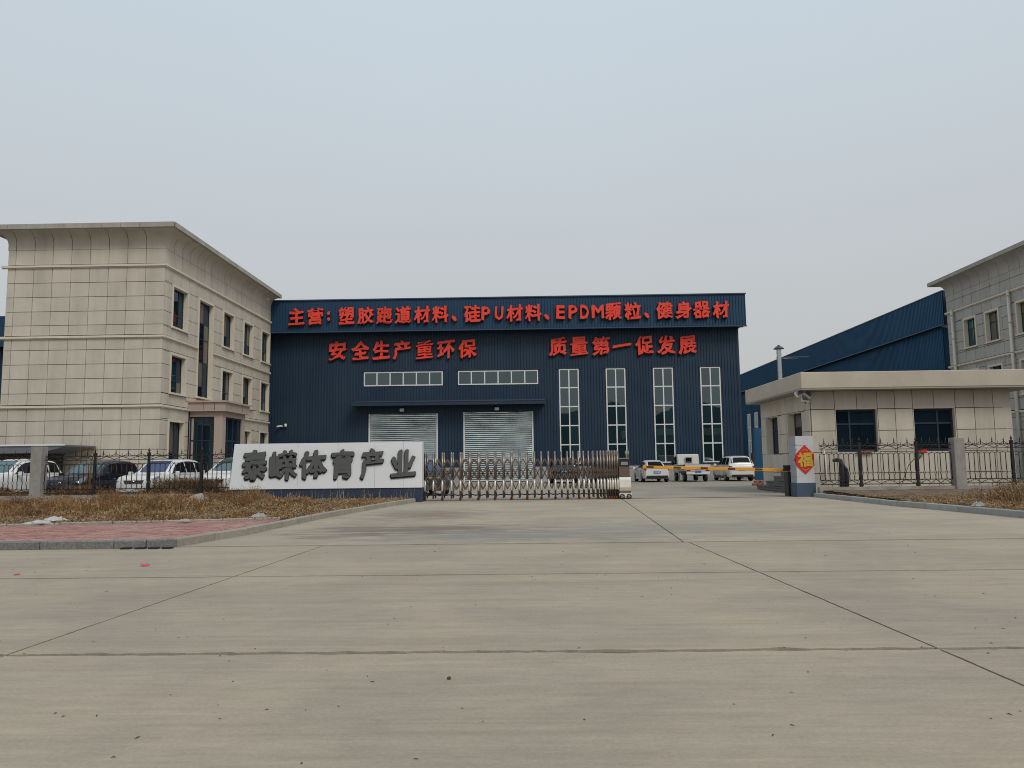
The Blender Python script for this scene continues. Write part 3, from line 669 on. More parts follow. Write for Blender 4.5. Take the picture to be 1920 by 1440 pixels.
ROWS = [0, .76, 1.53, 2.30, 3.07, 3.84, 4.50]; ROWS2 = [4.68, 5.29, 6.06, 6.83, 7.60, 8.20]; ROWS3 = [8.38, 8.93, 9.68, 10.46, 11.24, 12.05]; ROWS4 = [12.23, 13.05]
# left office
of = thing('office_building', 'three storey beige stone office with flared eaves left of the hall', 'office building')
X0, X1, Y0, Y1 = -27.72, -19.25, 40.0, 56.95
mb = MB(); mb.box(X0+.35, X1-.35, Y0+.35, Y1-.02, 0, 13.98); mb.build('core', M['joint'], of)
mb = MB(); mb.box(X0-.6, X1+.6, Y0-.6, Y1, 14.02, 14.2); mb.build('roof', M['lipm'], of)
FWL = Wall((X1, Y0, 0), (-1, 0, 0), (0, -1, 0)); SWL = Wall((X1, Y0, 0), (0, 1, 0), (1, 0, 0))
wz = [(8.98, 11.18), (5.38, 7.42)]
sw = [(40.98-40, 42.72-40), (48.0-40, 49.68-40), (51.55-40, 53.2-40), (55.1-40, 56.75-40)]
wops = [(a, b, z0, z1) for a, b in sw for z0, z1 in wz]; tallop = (44.35-40, 46.3-40, 5.45, 11.18)
gops = [(sw[0][0], sw[0][1], 1.0, 3.80), (sw[2][0], sw[2][1], 1.0, 3.75), (sw[3][0], sw[3][1], 1.0, 3.78)]
porchop = (3.35, 7.1, 0, 5.05)
allops = wops+[tallop]+gops+[porchop]
uf = [-.05]+[1.0+1.01*k for k in range(7)]+[8.07, 8.47]
us_ = [0, .93]+[.93+1.0*k for k in range(1, 16)]+[16.95]
for rows in (ROWS, ROWS2, ROWS3, ROWS4):
    panels(FWL, of, uf, rows, [], M['stone'])
    panels(SWL, of, us_, rows, [(a-.13, b+.13, z0-.11, z1+.13) for a, b, z0, z1 in wops+[tallop]+gops]+[porchop], M['stone'], gap=.028)
for z in (4.59, 8.29, 12.14):
    band(of, FWL, z, [0, 8.47], M['stone_trim'], .16, .3)
    if z > 12: c = [0, 16.95]
    elif z > 8: c = [0, 4.2, 6.45, 16.95]
    else: c = [0, 3.3, 7.3, 16.95]
    band(of, SWL, z, c, M['stone_trim'], .0, 0)
for a, b, z0, z1 in wops: window(SWL, of, a, b, z0, z1, .22, [.66], [.34], M['blue_dark'], M['glass_office'], .055, surround=(.09, .13), sm=M['stone_trim'], curtain=.22)
for a, b, z0, z1 in gops: window(SWL, of, a, b, z0, z1, .22, [.6], [.4], M['blue_dark'], M['glass_office'], .055, surround=(.09, .13), sm=M['stone_trim'], curtain=.3)
window(SWL, of, *tallop, .22, [.62], [.115, .37, .61, .78], M['blue_dark'], M['glass_office'], .06, surround=(.09, .13), sm=M['stone_trim'], curtain=.3)
cornice(of, FWL, 0, 8.47, 1.01, M['stone'], 1, 1, 1.0); cornice(of, SWL, 0, 16.95, 1.0, M['stone'], 1, 0, .93)
LWL = Wall((X0, Y1, 0), (0, -1, 0), (-1, 0, 0)); cornice(of, LWL, 0, 16.95, 1.01, M['stone'], 0, 1)
panels(LWL, of, [0, 4, 8, 12, 16.95], [0, 4.5, 8.2, 12.05, 13.05], [], M['stone'])
# porch
PX, PY0, PY1 = -17.1, 43.3, 47.2
mb = MB(); mb.box(X1+.05, PX, PY0, PY1, 4.56, 5.0); po = mb.build('porch', M['pink'], of)
mb = MB(); mb.box(X1+.05, PX+.10, PY0-.10, PY1+.10, 5.0, 5.10); mb.box(X1+.05, PX+.05, PY0-.05, PY1+.05, 4.50, 4.56); mb.build('coping', M['pink'], po)
mb = MB(); mb.box(X1+.05, PX-.2, PY0+.2, PY1-.2, 4.2, 4.5); mb.build('beam', M['pink'], po)
mb = MB(); mb.box(-17.78, -17.30, PY0+.2, PY0+.68, 0, 4.2); mb.build('column', M['pink'], po)
mb = MB(); mb.box(-17.78, -17.30, PY1-.68, PY1-.2, 0, 4.2); mb.build('column', M['pink'], po)
mb = MB()
for u in (.9, 1.55):
    mb.box(X1+u-.012, X1+u+.012, PY0-.004, PY0, 4.56, 5.0)
for v in (.9, 1.8, 2.7): mb.box(PX, PX+.004, PY0+v-.012, PY0+v+.012, 4.56, 5.0)
mb.build('joint_lines', M['joint'], po)
PFW = Wall((X1+.05, PY0+.35, 0), (1, 0, 0), (0, -1, 0)); PSW = Wall((-17.45, PY0+.68, 0), (0, 1, 0), (1, 0, 0))
window(PFW, of, .0, 1.42, .2, 4.2, 0, [.5], [.66], M['blue_dark'], M['glass_office'], .08)
window(PSW, of, .0, 2.54, .2, 4.2, 0, [.2, .5, .8], [.66], M['blue_dark'], M['glass_office'], .09)
mb = MB(); mb.box(X1, X1+.25, PY0+.3, PY0+.35, 0, 4.2); mb.build('jamb', M['pink'], po)
mb = MB(); mb.box(X1+.05, PX+.5, PY0, PY1, 0, .18); mb.build('step', M['stepside'], po)
# right office
ro = thing('office_building', 'grey stone office with flared eaves and pale downpipes at the right edge', 'office building')
RX, RY0, RY1 = 30.7, 36.0, 55.7
mb = MB(); mb.box(RX+.35, RX+9.65, RY0, RY1-.35, 0, 13.98); mb.build('core', M['joint'], ro)
mb = MB(); mb.box(RX-.6, RX+10.6, RY0-.6, RY1+.6, 14.02, 14.2); mb.build('roof', M['lipm'], ro)
SWR = Wall((RX, RY1, 0), (0, -1, 0), (-1, 0, 0)); BWR = Wall((RX+10, RY1, 0), (-1, 0, 0), (0, 1, 0))
rw = [(RY1-53.6, RY1-52.3), (RY1-51.07, RY1-49.75), (RY1-47.8, RY1-46.4), (RY1-44.6, RY1-43.2), (RY1-41, RY1-39.6)]
rwo = [(a, b, z0, z1) for a, b in rw for z0, z1 in ((8.98, 10.9), (5.25, 7.3), (1.3, 3.4))]
ur = [1.06*k for k in range(19)]
RR = [[0, .76, 1.53, 2.30, 3.07, 3.84, 4.10], [4.3, 5.05, 5.8, 6.5, 7.2, 7.80], [7.98, 8.75, 9.5, 10.3, 11.0, 11.72], [11.9, 12.6, 13.05]]
for rows in RR:
    panels(SWR, ro, ur, rows, [(a-.13, b+.13, z0-.11, z1+.13) for a, b, z0, z1 in rwo], M['stone_grey'], gap=.028)
panels(BWR, ro, [0, 5, 10], [0, 4, 8, 13.05], [], M['stone_grey'])
for a, b, z0, z1 in rwo: window(SWR, ro, a, b, z0, z1, .25, [.5], [.66], M['blue_dark'], M['glass_teal'], .05, surround=(.09, .13), sm=M['stone_trim'], curtain=.3)
for z in (4.2, 7.89, 11.81): band(ro, SWR, z, [0, 19.1], M['stone_trim'], .1, 0)
cornice(ro, SWR, 0, 19.08, 1.06, M['stone_grey'], 1, 0); cornice(ro, BWR, 0, 10, 1.06, M['stone_grey'], 0, 1)
for a in (.95, 7.4, 14):
    mb = MB(); mb.tube([SWR.p(a, 11.85, .22), SWR.p(a, .1, .22)], .1, 8)
    for zz in (11.6, 9.9, 8.0, 6.2, 4.3): mb.tube([SWR.p(a, zz, .22), SWR.p(a, zz-.12, .22)], .125, 8)
    mb.build('downpipe', M['pvc'], ro)

# ------------------------------------------------------------------ gatehouse
gh = thing('gatehouse', 'single storey beige gatehouse with thick flat roof and dark windows', 'gatehouse')
GX0, GX1, GY0, GY1 = 11.2, 19.0, 30.5, 36.8
mb = MB(); mb.box(GX0+.42, GX1-.05, GY0+.42, GY1-.05, 0, 4.1); mb.build('core', M['joint'], gh)
M['roofslab'] = mat('rendered roof slab', (.50, .445, .36), .85, var=.07, scale=.9, bump=.2, bscale=30, dirt=(.42, .37, .30), dscale=.8, damt=.6)
mb = MB(); mb.box(10.6, 20.0, 29.7, 37.3, 4.07, 4.70); sl_ = mb.build('roof', M['roofslab'], gh); bevel(sl_, .02, 1)
mb = MB(); mb.box(10.62, 19.98, 29.72, 37.28, 4.02, 4.07); mb.build('drip_edge', M['stepside'], gh)
GF = Wall((GX0, GY0, 0), (1, 0, 0), (0, -1, 0)); GS = Wall((GX0, GY1, 0), (0, -1, 0), (-1, 0, 0))
gu = [0, .93, 1.80, 2.60, 3.28, 3.97, 4.80, 5.63, 6.36, 7.10, 7.8]; gz = [0, .80, 1.62, 2.45, 3.30, 4.02]
go = [(.95, 2.58, 1.60, 3.30), (3.99, 5.60, 1.60, 3.30)]
panels(GF, gh, gu, gz, go, M['stone'], gap=.024)
gsu = [GY1-y for y in (36.8, 36.1, 35.4, 34.6, 33.9, 33.2, 32.36, 31.7, 31.0, 30.5)]
gso = [(GY1-36.05, GY1-34.4, 1.58, 3.28), (GY1-33.1, GY1-31.4, 1.58, 3.28)]
panels(GS, gh, gsu, gz, gso, M['stone'], gap=.02)
window(GF, gh, .97, 2.56, 1.62, 3.28, .18, [.36], [.66], M['blue_dark'], M['glass_office'], .06)
window(GF, gh, 4.01, 5.58, 1.62, 3.28, .18, [.62], [.66], M['blue_dark'], M['glass_office'], .06)
for o_ in gso: window(GS, gh, o_[0]+.02, o_[1]-.02, 1.60, 3.26, .3, [.5], [.66], M['blue_dark'], M['glass_office'], .06, curtain=.2)
mb = MB()   # window reveals
for Wl, oo, dd in ((GF, go, .24), (GS, gso, .36)):
    for a, b, z0, z1 in oo:
        for s0, s1, q0, q1 in ((a-.01, a+.01, z0, z1), (b-.01, b+.01, z0, z1), (a+.01, b-.01, z0-.01, z0+.01), (a+.01, b-.01, z1-.01, z1+.01)):
            Wl.slab(mb, s0, s1, q0, q1, -dd, .045)
mb.build('reveal', M['stone_trim'], gh)
# steps by the gatehouse side door
st = thing('steps', 'dark granite steps climbing along the side wall of the gatehouse', 'steps')
for i, (ya, z1) in enumerate(((36.0, .22), (34.6, .44), (33.5, .66), (32.6, .88))):
    mb = MB(); mb.box(10.62+.0*i, 11.14, 31.2, ya, z1-.20, z1-.04); mb.build('riser', M['stepside'], st)
    mb = MB(); mb.box(10.58, 11.14, 31.18, ya+.04, z1-.06, z1); mb.build('tread', M['stepstone'], st)
    mb = MB(); mb.box(10.6, 10.62, 31.2, ya, z1-.20, z1-.06); mb.build('riser', M['stepstone'], st)
# floodlights, duct, pipes
t = thing('floodlight_cluster', 'cluster of silver floodlights on the gatehouse corner under the roof', 'floodlights', (10.85, 30.3, 3.75))
mb = MB(); mb.tube([(.3, .2, .1), (0, 0, .15)], .03, 6); mb.tube([(0, 0, .3), (0, 0, .0)], .03, 6); mb.tube([(.02, 0, .0), (.10, -.02, -.22)], .03, 6); mb.build('bracket', M['iron'], t)
for (dx, dz, yaw) in ((-.17, .16, -.5), (.17, .13, .7), (.05, -.06, .1)):
    mb = MB(); T = Matrix.Translation((dx, -.1, dz)) @ Matrix.Rotation(yaw, 4, 'Y') @ Matrix.Rotation(-.5, 4, 'X')
    mb.box(-.15, .15, -.05, .05, -.12, .12, T); h = mb.build('lamp_housing', M['steel_pale'], t); bevel(h, .02, 1)
    mb = MB(); mb.box(-.12, .12, -.058, -.052, -.09, .09, T); mb.build('lens', M['lampclear'], h)
t = thing('flue', 'ribbed silver flue with conical cap rising behind the gatehouse roof', 'flue', (12.42, 37.6, 0))
mb = MB(); prof = []
for k in range(58): z_ = 3.0+k*.065; prof += [(.10, z_), (.12, z_+.03)]
mb.lathe(prof, (0, 0, 0), n=16); mb.build('duct', M['ductm'], t)
mb = MB(); mb.lathe([(.25, 6.88), (.25, 6.91), (.10, 7.02), (.02, 7.09)], (0, 0, -.12), n=20); mb.build('cap', M['trim_blue'], t)
mb = MB(); mb.tube([(-.1, .1, 6.35), (1.6, .4, 6.42)], .018, 5); mb.tube([(-.1, .1, 6.3), (1.0, .3, 6.3)], .015, 5); mb.build('brace', M['steel'], t)
t = thing('wrapped_pipes', 'pair of black wrapped pipes bending out of the gatehouse wall behind the fence', 'pipes')
def P_(px, py, Y): return at(px, py, Y)
mb = MB(); mb.tube([P_(1564, 863.5, 30.2), P_(1570, 862.5, 29.8), P_(1576, 864, 29.6), P_(1578, 874, 29.5), P_(1579, 895, 29.5), P_(1580, 935, 29.5)], [.07, .075, .08, .10, .10, .10], 9); mb.build('pipe', M['blackpipe'], t)
mb = MB(); mb.tube([P_(1578, 876, 29.5), P_(1583, 876, 29.5), P_(1586.5, 880, 29.5), P_(1588, 895, 29.5), P_(1588, 935, 29.5)], .075, 9); mb.build('pipe', M['blackpipe'], t)
mb = MB(); mb.tube([P_(1545, 842, 30.1), P_(1548, 870, 30.0), P_(1553, 920, 29.4)], .035, 8); mb.build('drain_pipe', M['pvc'], None, label='thin cream drain pipe slanting down the gatehouse front wall', cat='pipe')
mb = MB(); mb.box(12.9, 13.5, 30.3, 30.42, 1.60, 1.66); mb.build('ledge_board', M['orange'], None, label='small orange board lying on the left gatehouse window sill', cat='board')
mb = MB()
pa = [P_(1692+.0, 905, 28.6), P_(1697, 890, 28.6), P_(1704, 872, 28.5), P_(1714, 861, 28.4), P_(1721, 857, 28.3)]
mb.tube(pa, .012, 5); mb.build('cable', M['iron'], None, label='thin black cable looping up the iron fence to a green bottle', cat='cable')
g = P_(1723, 856, 28.2); mb = MB(); T = Matrix.Translation(g) @ Matrix.Rotation(.7, 4, 'Y')
mb.lathe([(.0, -.14), (.06, -.13), (.07, -.02), (.065, .06), (.03, .12), (.03, .15)], (0, 0, 0), n=12); mb.v = [tuple(T @ Vector(v)) for v in mb.v]
mb.build('bottle', M['green'], None, label='green plastic bottle stuck on the iron fence below the right window', cat='bottle')
g = P_(1729, 846, 30.38); mb = MB(); mb.box(g.x-.17, g.x+.12, g.y-.1, g.y+.05, g.z-.05, g.z+.02); mb.box(g.x-.05, g.x+.16, g.y-.08, g.y+.06, g.z+.02, g.z+.06); o = mb.build('tray', M['redp'], None, label='red plastic tray on the right gatehouse window sill', cat='tray')

# ------------------------------------------------------------------ name wall
nw = thing('name_wall', 'low white sign wall with navy base and grey characters beside the gate', 'sign wall')
def xl(z): return -10.70+.17*(z/2.15)
mb = MB(); zb = .50
vs = []
for y_ in (27.62, 28.05):
    vs += [(xl(0), y_, 0), (-3.76, y_, 0), (-3.76, y_, zb), (xl(zb)-.02, y_, zb)]
mb.add(vs, [(0, 1, 2, 3), (7, 6, 5, 4), (0, 4, 5, 1), (1, 5, 6, 2), (3, 2, 6, 7), (0, 3, 7, 4)]); fixn(mb.build('base', M['signblue'], nw))
mb = MB(); mb.box(-10.4, -3.8, 27.64, 28.0, zb, 2.1); mb.build('core', M['joint'], nw)
seams = [-10.7, -9.62, -8.22, -6.78, -5.45, -4.42, -3.74]
for i in range(6):
    a, b = seams[i], seams[i+1]; mb = MB(); vs = []; g = .003
    for y_ in (27.60, 28.05):
        for (x_, z_) in ((a, zb+.012), (b, zb+.012), (b, 2.14), (a, 2.14)):
            xx = x_ if x_ > -10.6 else xl(z_)
            vs.append((xx+(g if x_ == a else -g), y_-(.02 if y_ < 27.8 else 0)+(.05 if z_ > 1 and y_ < 27.8 else 0), z_))
    mb.add(vs, [(0, 1, 2, 3), (7, 6, 5, 4), (0, 4, 5, 1), (1, 5, 6, 2), (3, 2, 6, 7), (0, 3, 7, 4)]); fixn(mb.build('panel', M['signwhite'], nw))
for ch, px, w_, h_, dz in (('泰', 477.5, .92, 1.1, 0), ('嵘', 531, 1.0, 1.08, .0), ('体', 587.4, 1.0, 1.05, 0), ('育', 642.3, .84, 1.08, 0), ('产', 697.5, .86, 1.1, 0), ('业', 755.7, .92, 1.0, 0)):
    p = at(px, 872-(px-477)*.0125, 27.55)
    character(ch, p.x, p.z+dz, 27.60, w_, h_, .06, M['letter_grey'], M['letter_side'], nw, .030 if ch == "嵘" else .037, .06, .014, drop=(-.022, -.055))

# ------------------------------------------------------------------ pedestal and barrier
pd = thing('pedestal', 'white and slate pedestal with a red diamond poster at the right end of the gateway', 'pedestal')
ax, bx, ay, by = 9.80, 10.44, 28.35, 29.0
mb = MB(); mb.mt(0).box(ax, bx, ay, by, .50, 2.2); o = mb.build('body', [M['pedwhite'], M['pedside']], pd)
for p in o.data.polygons: p.material_index = 1 if abs(p.normal.x) > .5 else 0
mb = MB(); mb.box(ax-.02, bx+.02, ay-.02, by+.02, 0, .5); mb.build('base', M['pedblue'], pd)
mb = MB()
for z_ in (1.86, .72, 1.30): mb.box(ax+.02, ax+.22+.2*(z_ > 1.8), ay-.006, ay, z_, z_+.006); mb.box(ax-.006, ax, ay+.05, by-.1, z_+.01, z_+.018)
for z_ in (1.92, 1.75): mb.box(ax-.012, ax+.03, ay-.02, ay+.02, z_-.07, z_)
mb.build('tape_marks', M['stepside'], pd)
cx_, cz_, hd_ = (ax+bx)/2+.0, 1.34, .53; hw = (bx-ax)/2
mb = MB(); y_ = ay-.026
e_ = hd_-hw
mb.add([(cx_, y_, cz_+hd_), (ax-.005, y_, cz_+e_), (ax-.005, y_, cz_-e_), (cx_, y_, cz_-hd_), (bx+.005, y_, cz_-e_), (bx+.005, y_, cz_+e_),
        (cx_, ay, cz_+hd_), (ax-.005, ay, cz_+e_), (ax-.005, ay, cz_-e_), (cx_, ay, cz_-hd_), (bx+.005, ay, cz_-e_), (bx+.005, ay, cz_+e_)],
       [(0, 1, 2, 3, 4, 5)]+[(i, (i+1) % 6, 6+(i+1) % 6, 6+i) for i in range(6)])
mb.add([(ax-.006, ay-.026, cz_+e_), (ax-.006, ay+e_, cz_), (ax-.006, ay-.026, cz_-e_)], [(0, 1, 2)])
mb.add([(bx+.006, ay-.026, cz_+e_), (bx+.006, ay+e_, cz_), (bx+.006, ay-.026, cz_-e_)], [(0, 2, 1)])
ps = fixn(mb.build('poster', M['posterred'], pd))
character('福', cx_, cz_+.0, ay-.028, .56, .54, .012, M['gold'], M['gold'], ps, .034, .04, .012)
mb = MB()
for sgn, zc in ((1, cz_+.37), (-1, cz_-.38)):
    for k in range(-2, 3):
        x_ = cx_+k*.05; z_ = zc-abs(k)*.022*sgn
        mb.bar((x_-.018, ay-.031, z_-.02), (x_+.018, ay-.031, z_+.02), .011, .004); mb.bar((x_-.015, ay-.032, z_+.018), (x_+.02, ay-.032, z_-.014), .009, .004)
mb.build('ornament', M['gold'], ps)
bg = thing('barrier', 'striped amber and black boom barrier lowered across the right lane', 'barrier')
mb = MB(); mb.box(9.71, 9.95, 29.06, 29.5, 0, .90); o = mb.build('cabinet', M['black'], bg); bevel(o, .01, 1)
mb = MB(); mb.box(9.60, 9.85, 29.10, 29.22, .98, 1.14); mb.build('arm_holder', M['black'], bg)
a = at(1204, 875.6, 29.3); b = at(1480, 881.5, 29.14); L_ = (b-a).length; dr = (b-a)/L_
bm_ = MB(); T = Matrix.Translation(a) @ Matrix.Rotation(-math.atan2(dr.z, dr.x)*1.0, 4, 'Y') @ Matrix.Rotation(math.atan2(dr.y, dr.x), 4, 'Z')
bm_.box(0, L_, -.02, .02, -.056, .056, T); ar = bm_.build('arm', M['yellow'], bg); bevel(ar, .008, 1)
mb = MB(); mb.box(-.01, .02, -.023, .023, -.060, .060, T)
for k in range(6):
    x_ = .16+k*1.01; mb.box(x_, x_+.27, -.0222, .0222, -.036, .042, T)
mb.build('stripe', M['boomblack'], ar)

# ------------------------------------------------------------------ sliding gate
gt = thing('retractable_gate', 'stainless steel scissor gate stretched across the left lane of the gateway', 'gate')
GY = 28.45; GD = .42
def gx(px): return at(px, 900, GY-GD/2).x
posts = [797, 812.7, 829.5, 846.7, 863.4, 880, 897, 912.7, 928, 943.9, 959, 973.6, 988, 1001.9, 1015, 1028.5, 1041, 1053, 1064, 1074.8, 1085, 1094.6, 1104, 1112.5, 1120.6, 1127, 1133, 1139.4, 1144, 1148.5, 1153.3, 1158]
X_ = [gx(p) for p in posts]
yf, yb = GY-GD/2, GY+GD/2
def post_mesh():
    mb = MB(); r = .034
    mb.tube([(0, 0, 1.70), (0, 0, .74)], r, 8); mb.mt(1).tube([(0, 0, .735), (0, -.05, .66), (0, -.115, .36)], [r*1.02, r*1.1, r*1.1], 8); mb.mt(0).tube([(0, -.115, .36), (0, -.07, .33), (0, -.05, .08)], [r, r, r*.9], 8)  # slanted section paler: sky reflection put into its colour
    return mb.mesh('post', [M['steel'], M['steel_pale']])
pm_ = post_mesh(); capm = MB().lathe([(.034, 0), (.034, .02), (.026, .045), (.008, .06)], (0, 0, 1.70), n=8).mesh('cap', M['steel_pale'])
capm.materials[0] = M['steel']; whm = MB().lathe([(.02, -.03), (.055, -.03), (.06, -.015), (.06, .015), (.055, .03), (.02, .03)], (0, 0, 0), 'y', 12).mesh('wheel', mat('rusty caster', (.20, .075, .04), .6, .3))
for i, x in enumerate(X_):
    pz = .018*random.uniform(-1, 1)
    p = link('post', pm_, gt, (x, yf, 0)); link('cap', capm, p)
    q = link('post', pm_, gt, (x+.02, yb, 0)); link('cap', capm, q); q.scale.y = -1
    if i % 2 == 0 or i > 26: link('wheel', whm, p, (0, -.03, .062))
    mb = MB(); mb.bar((x, yf, 1.60), (x, yb, 1.60), .03); mb.bar((x, yf, .22), (x, yb, .22), .03); mb.build('tie_bar', M['steel'], gt)
zs_ = [1.50, 1.235, .97, .70, .40]
for i in range(len(X_)-1):
    mb = MB(); xm = (X_[i]+X_[i+1])/2
    w_ = min(.034, (X_[i+1]-X_[i])*.16)
    for y_ in (yf-.012, yb+.012):
        for k in range(4):
            # zig-zag between mid apexes (even levels) and posts (odd levels)
            za, zc = zs_[k], zs_[k+1]
            for xp in (X_[i], X_[i+1]):
                p0 = (xm, y_, za) if k % 2 == 0 else (xp, y_, za); p1 = (xp, y_, zc) if k % 2 == 0 else (xm, y_, zc)
                mb.bar(p0, p1, w_, .014)
    mb.build('lattice', M['steel'], gt, kind='stuff')
    mb = MB(); q = 3; pts = []
    for k in range(q+1): pts.append((X_[i]+(X_[i+1]-X_[i])*k/q, GY-.1+.02*(-1)**k, .20+.015*(-1)**(k+i)))
    mb.tube(pts, .022, 5); mb.build('chain', M['iron'], gt)
# drive head
hx0, hx1 = gx(1160.5), gx(1180.5)
hd = link('head', None, gt); hd2 = MB()
hd2.box(hx0, hx1, yf-.06, yb+.05, .78, 1.48); h1 = hd2.build('housing', M['steel'], gt); bevel(h1, .015, 2); bpy.data.objects.remove(hd)
mb = MB(); mb.prism([(yf-.06, .78), (yf-.13, .70), (yf-.16, .42), (yf-.10, .30), (yb+.1, .30), (yb+.16, .42), (yb+.13, .7), (yb+.05, .78)], 0, hx0+.0, hx1+.03); fixn(mb.build('lower_housing', M['steel_pale'], gt))
mb = MB(); mb.box(hx0, hx1+.03, yf-.11, yb+.1, .22, .298); mb.build('band', M['steel'], gt); mb = MB(); mb.box(hx0-.01, hx1+.05, yf-.16, yb+.15, .10, .218); o = mb.build('skirt', M['steel_pale'], gt)
mb = MB(); mb.box(hx0+.02, hx1-.01, yf-.075, yf-.062, 1.17, 1.44); dp = mb.build('display', M['black'], gt)
mb = MB(); mb.box(hx0+.08, hx1-.06, yf-.082, yf-.077, 1.22, 1.34); mb.build('screen', mat('grey screen', (.25, .26, .27), .3), dp)
mb = MB(); xx = hx0+.06
for k in range(6): mb.bar((xx+k*.042, yf-.066, 1.03+.012*(k % 2)), (xx+.028+k*.042, yf-.066, 1.08-.01*(k % 2)), .016, .004); mb.bar((xx+k*.042, yf-.066, 1.08), (xx+.03+k*.042, yf-.066, 1.075), .01, .004)
mb.build('lettering', M['redp'], gt)
for x_ in (hx1-.03, hx1-.1): 
    mb = MB(); mb.tube([(x_, yf+.02+(.1 if x_ < hx1-.05 else 0), 1.46), (x_, yf+.02+(.1 if x_ < hx1-.05 else 0), 1.74)], .032, 8); p = mb.build('post', M['steel'], gt)
for x_ in (hx0+.09, hx1-.05):
    w2 = MB().lathe([(.03, -.035), (.09, -.035), (.10, -.015), (.10, .015), (.09, .035), (.03, .035)], (0, 0, 0), 'y', 16).build('wheel', M['rubber'], gt, loc=(x_, yf-.13, .10))
    mb = MB()
    for k in range(5):
        a_ = k*2*math.pi/5; mb.bar((0, -.04, 0), (.07*math.cos(a_), -.04, .07*math.sin(a_)), .02, .01)
    mb.build('hub', M['chrome'], w2)
for px, w_ in ((793.5, .09),):
    mb = MB(); mb.box(gx(791)-.0, gx(795), yf-.1, yb+.12, 0, 1.72); mb.build('end_post', M['blue_dark'], gt)

# ------------------------------------------------------------------ iron fences
def fence_panel(root, x0, x1, Y, zb, cap0=False, n=10, seed=0):
    L_ = x1-x0; z = lambda v: v+zb-.36
    T0 = x0+.05; T1 = x1-.05
    for zz, w_ in ((1.82, .030), (1.68, .024), (.59, .030), (.44, .030)):
        mb = MB(); mb.box(T0, T1, Y-w_/2, Y+w_/2, z(zz)-w_/2, z(zz)+w_/2); mb.build('rail', M['iron'], root)
    mb = MB(); mb.box(T0, T1, Y-.006, Y+.006, z(1.53)-.006, z(1.53)+.006); mb.build('rail', M['iron'], root)
    sp = (T1-T0)/n
    for k in range(n+1):
        x = T0+sp*k if k < n else T1
        x = min(max(x, T0+.01), T1-.01)
        mb = MB(); mb.tube([(x, Y, z(.59)), (x, Y, z(.74))], .017, 4)
        mb.tube([(x, Y, z(.74)), (x-.028, Y, z(.80)), (x-.028, Y, z(.87)), (x, Y, z(.93))], .009, 4); mb.tube([(x, Y, z(.74)), (x+.028, Y, z(.80)), (x+.028, Y, z(.87)), (x, Y, z(.93))], .009, 4)
        mb.tube([(x, Y, z(.93)), (x, Y, z(1.47))], .0165, 4)
        for zz in (.70, .97): mb.lathe([(.004, -.02), (.018, 0), (.004, .02)], (x, Y, z(zz)), n=6)
        mb.build('bar', M['iron'], root)
    mb = MB()
    for k in range(n):    # arches
        xa = T0+sp*k; pts = [(xa+sp*(.5-.5*math.cos(t)), Y, z(1.46)+.085*math.sin(t)) for t in [math.pi*j/6 for j in range(7)]]
        mb.tube(pts, .0105, 4, caps=False)
        if k % 2 == 0: mb.tube([(xa+sp*.5, Y, z(1.545)), (xa+sp*.5, Y, z(1.68))], .006, 4)
    # scrolls
    for zc, h_ in ((1.75, .05), (.515, .06)):
        m_ = 3
        for k in range(m_):
            xa = T0+.08+(T1-T0-.16)*k/m_; wd = (T1-T0-.16)/m_
            mb.tube([(xa, Y, z(zc-h_)), (xa+wd*.25, Y, z(zc+h_*.2)), (xa+wd*.5, Y, z(zc+h_)), (xa+wd*.75, Y, z(zc+h_*.2)), (xa+wd, Y, z(zc-h_))], .0105, 4)
            mb.tube([(xa+wd*.2, Y, z(zc+.0)), (xa+wd*.33, Y, z(zc-h_*.6))], .007, 4); mb.tube([(xa+wd*.66, Y, z(zc+h_*.5)), (xa+wd*.86, Y, z(zc+h_*.7))], .007, 4)
        for sx_, xe in ((1, T0+.03), (-1, T1-.03)):
            mb.tube([(xe+sx_*.10, Y, z(zc+h_)), (xe+sx_*.03, Y, z(zc+h_*.8)), (xe, Y, z(zc)), (xe+sx_*.03, Y, z(zc-h_*.8)), (xe+sx_*.09, Y, z(zc-h_*.5)), (xe+sx_*.07, Y, z(zc))], .0105, 4)
    # leg pegs
    for f in (.3, .72): mb.tube([(T0+(T1-T0)*f, Y, zb), (T0+(T1-T0)*f, Y, z(.44))], .008, 4)
    mb.build('scrollwork', M['iron'], root, kind='stuff')
    for k in range(2*4+1):
        x = T0+.02+(T1-T0-.04)*k/8; mb = MB()
        if k % 2:
            mb.tube([(x, Y, z(1.82)), (x, Y, z(1.98)), (x, Y, z(2.09))], [.014, .017, .004], 4)
            s_ = (T1-T0)/8*.8
            mb.tube([(x-s_, Y, z(1.83)), (x-s_*.4, Y, z(1.87)), (x, Y, z(1.93)), (x+s_*.4, Y, z(1.87)), (x+s_, Y, z(1.83))], .010, 4)
            mb.tube([(x-.03, Y, z(1.97)), (x+.03, Y, z(1.97))], .008, 4)
        else: mb.tube([(x, Y, z(1.82)), (x, Y, z(1.95))], [.013, .004], 4)
        mb.build('spear', M['iron'], root)
def fence_post(root, x, Y, zb):
    mb = MB(); z = lambda v: v+zb-.36
    mb.box(x-.04, x+.04, Y-.04, Y+.04, zb-.05, z(1.92)); mb.box(x-.055, x+.055, Y-.055, Y+.055, zb, zb+.12)
    mb.box(x-.05, x+.05, Y-.05, Y+.05, z(1.92), z(1.95)); mb.tube([(x, Y, z(1.95)), (x, Y, z(2.03)), (x, Y, z(2.13))], [.02, .028, .004], 6)
    mb.tube([(x-.05, Y, z(2.02)), (x+.05, Y, z(2.02))], .012, 4); mb.tube([(x-.035, Y, z(2.06)), (x+.035, Y, z(2.06))], .01, 4); mb.build('post', M['iron'], root)
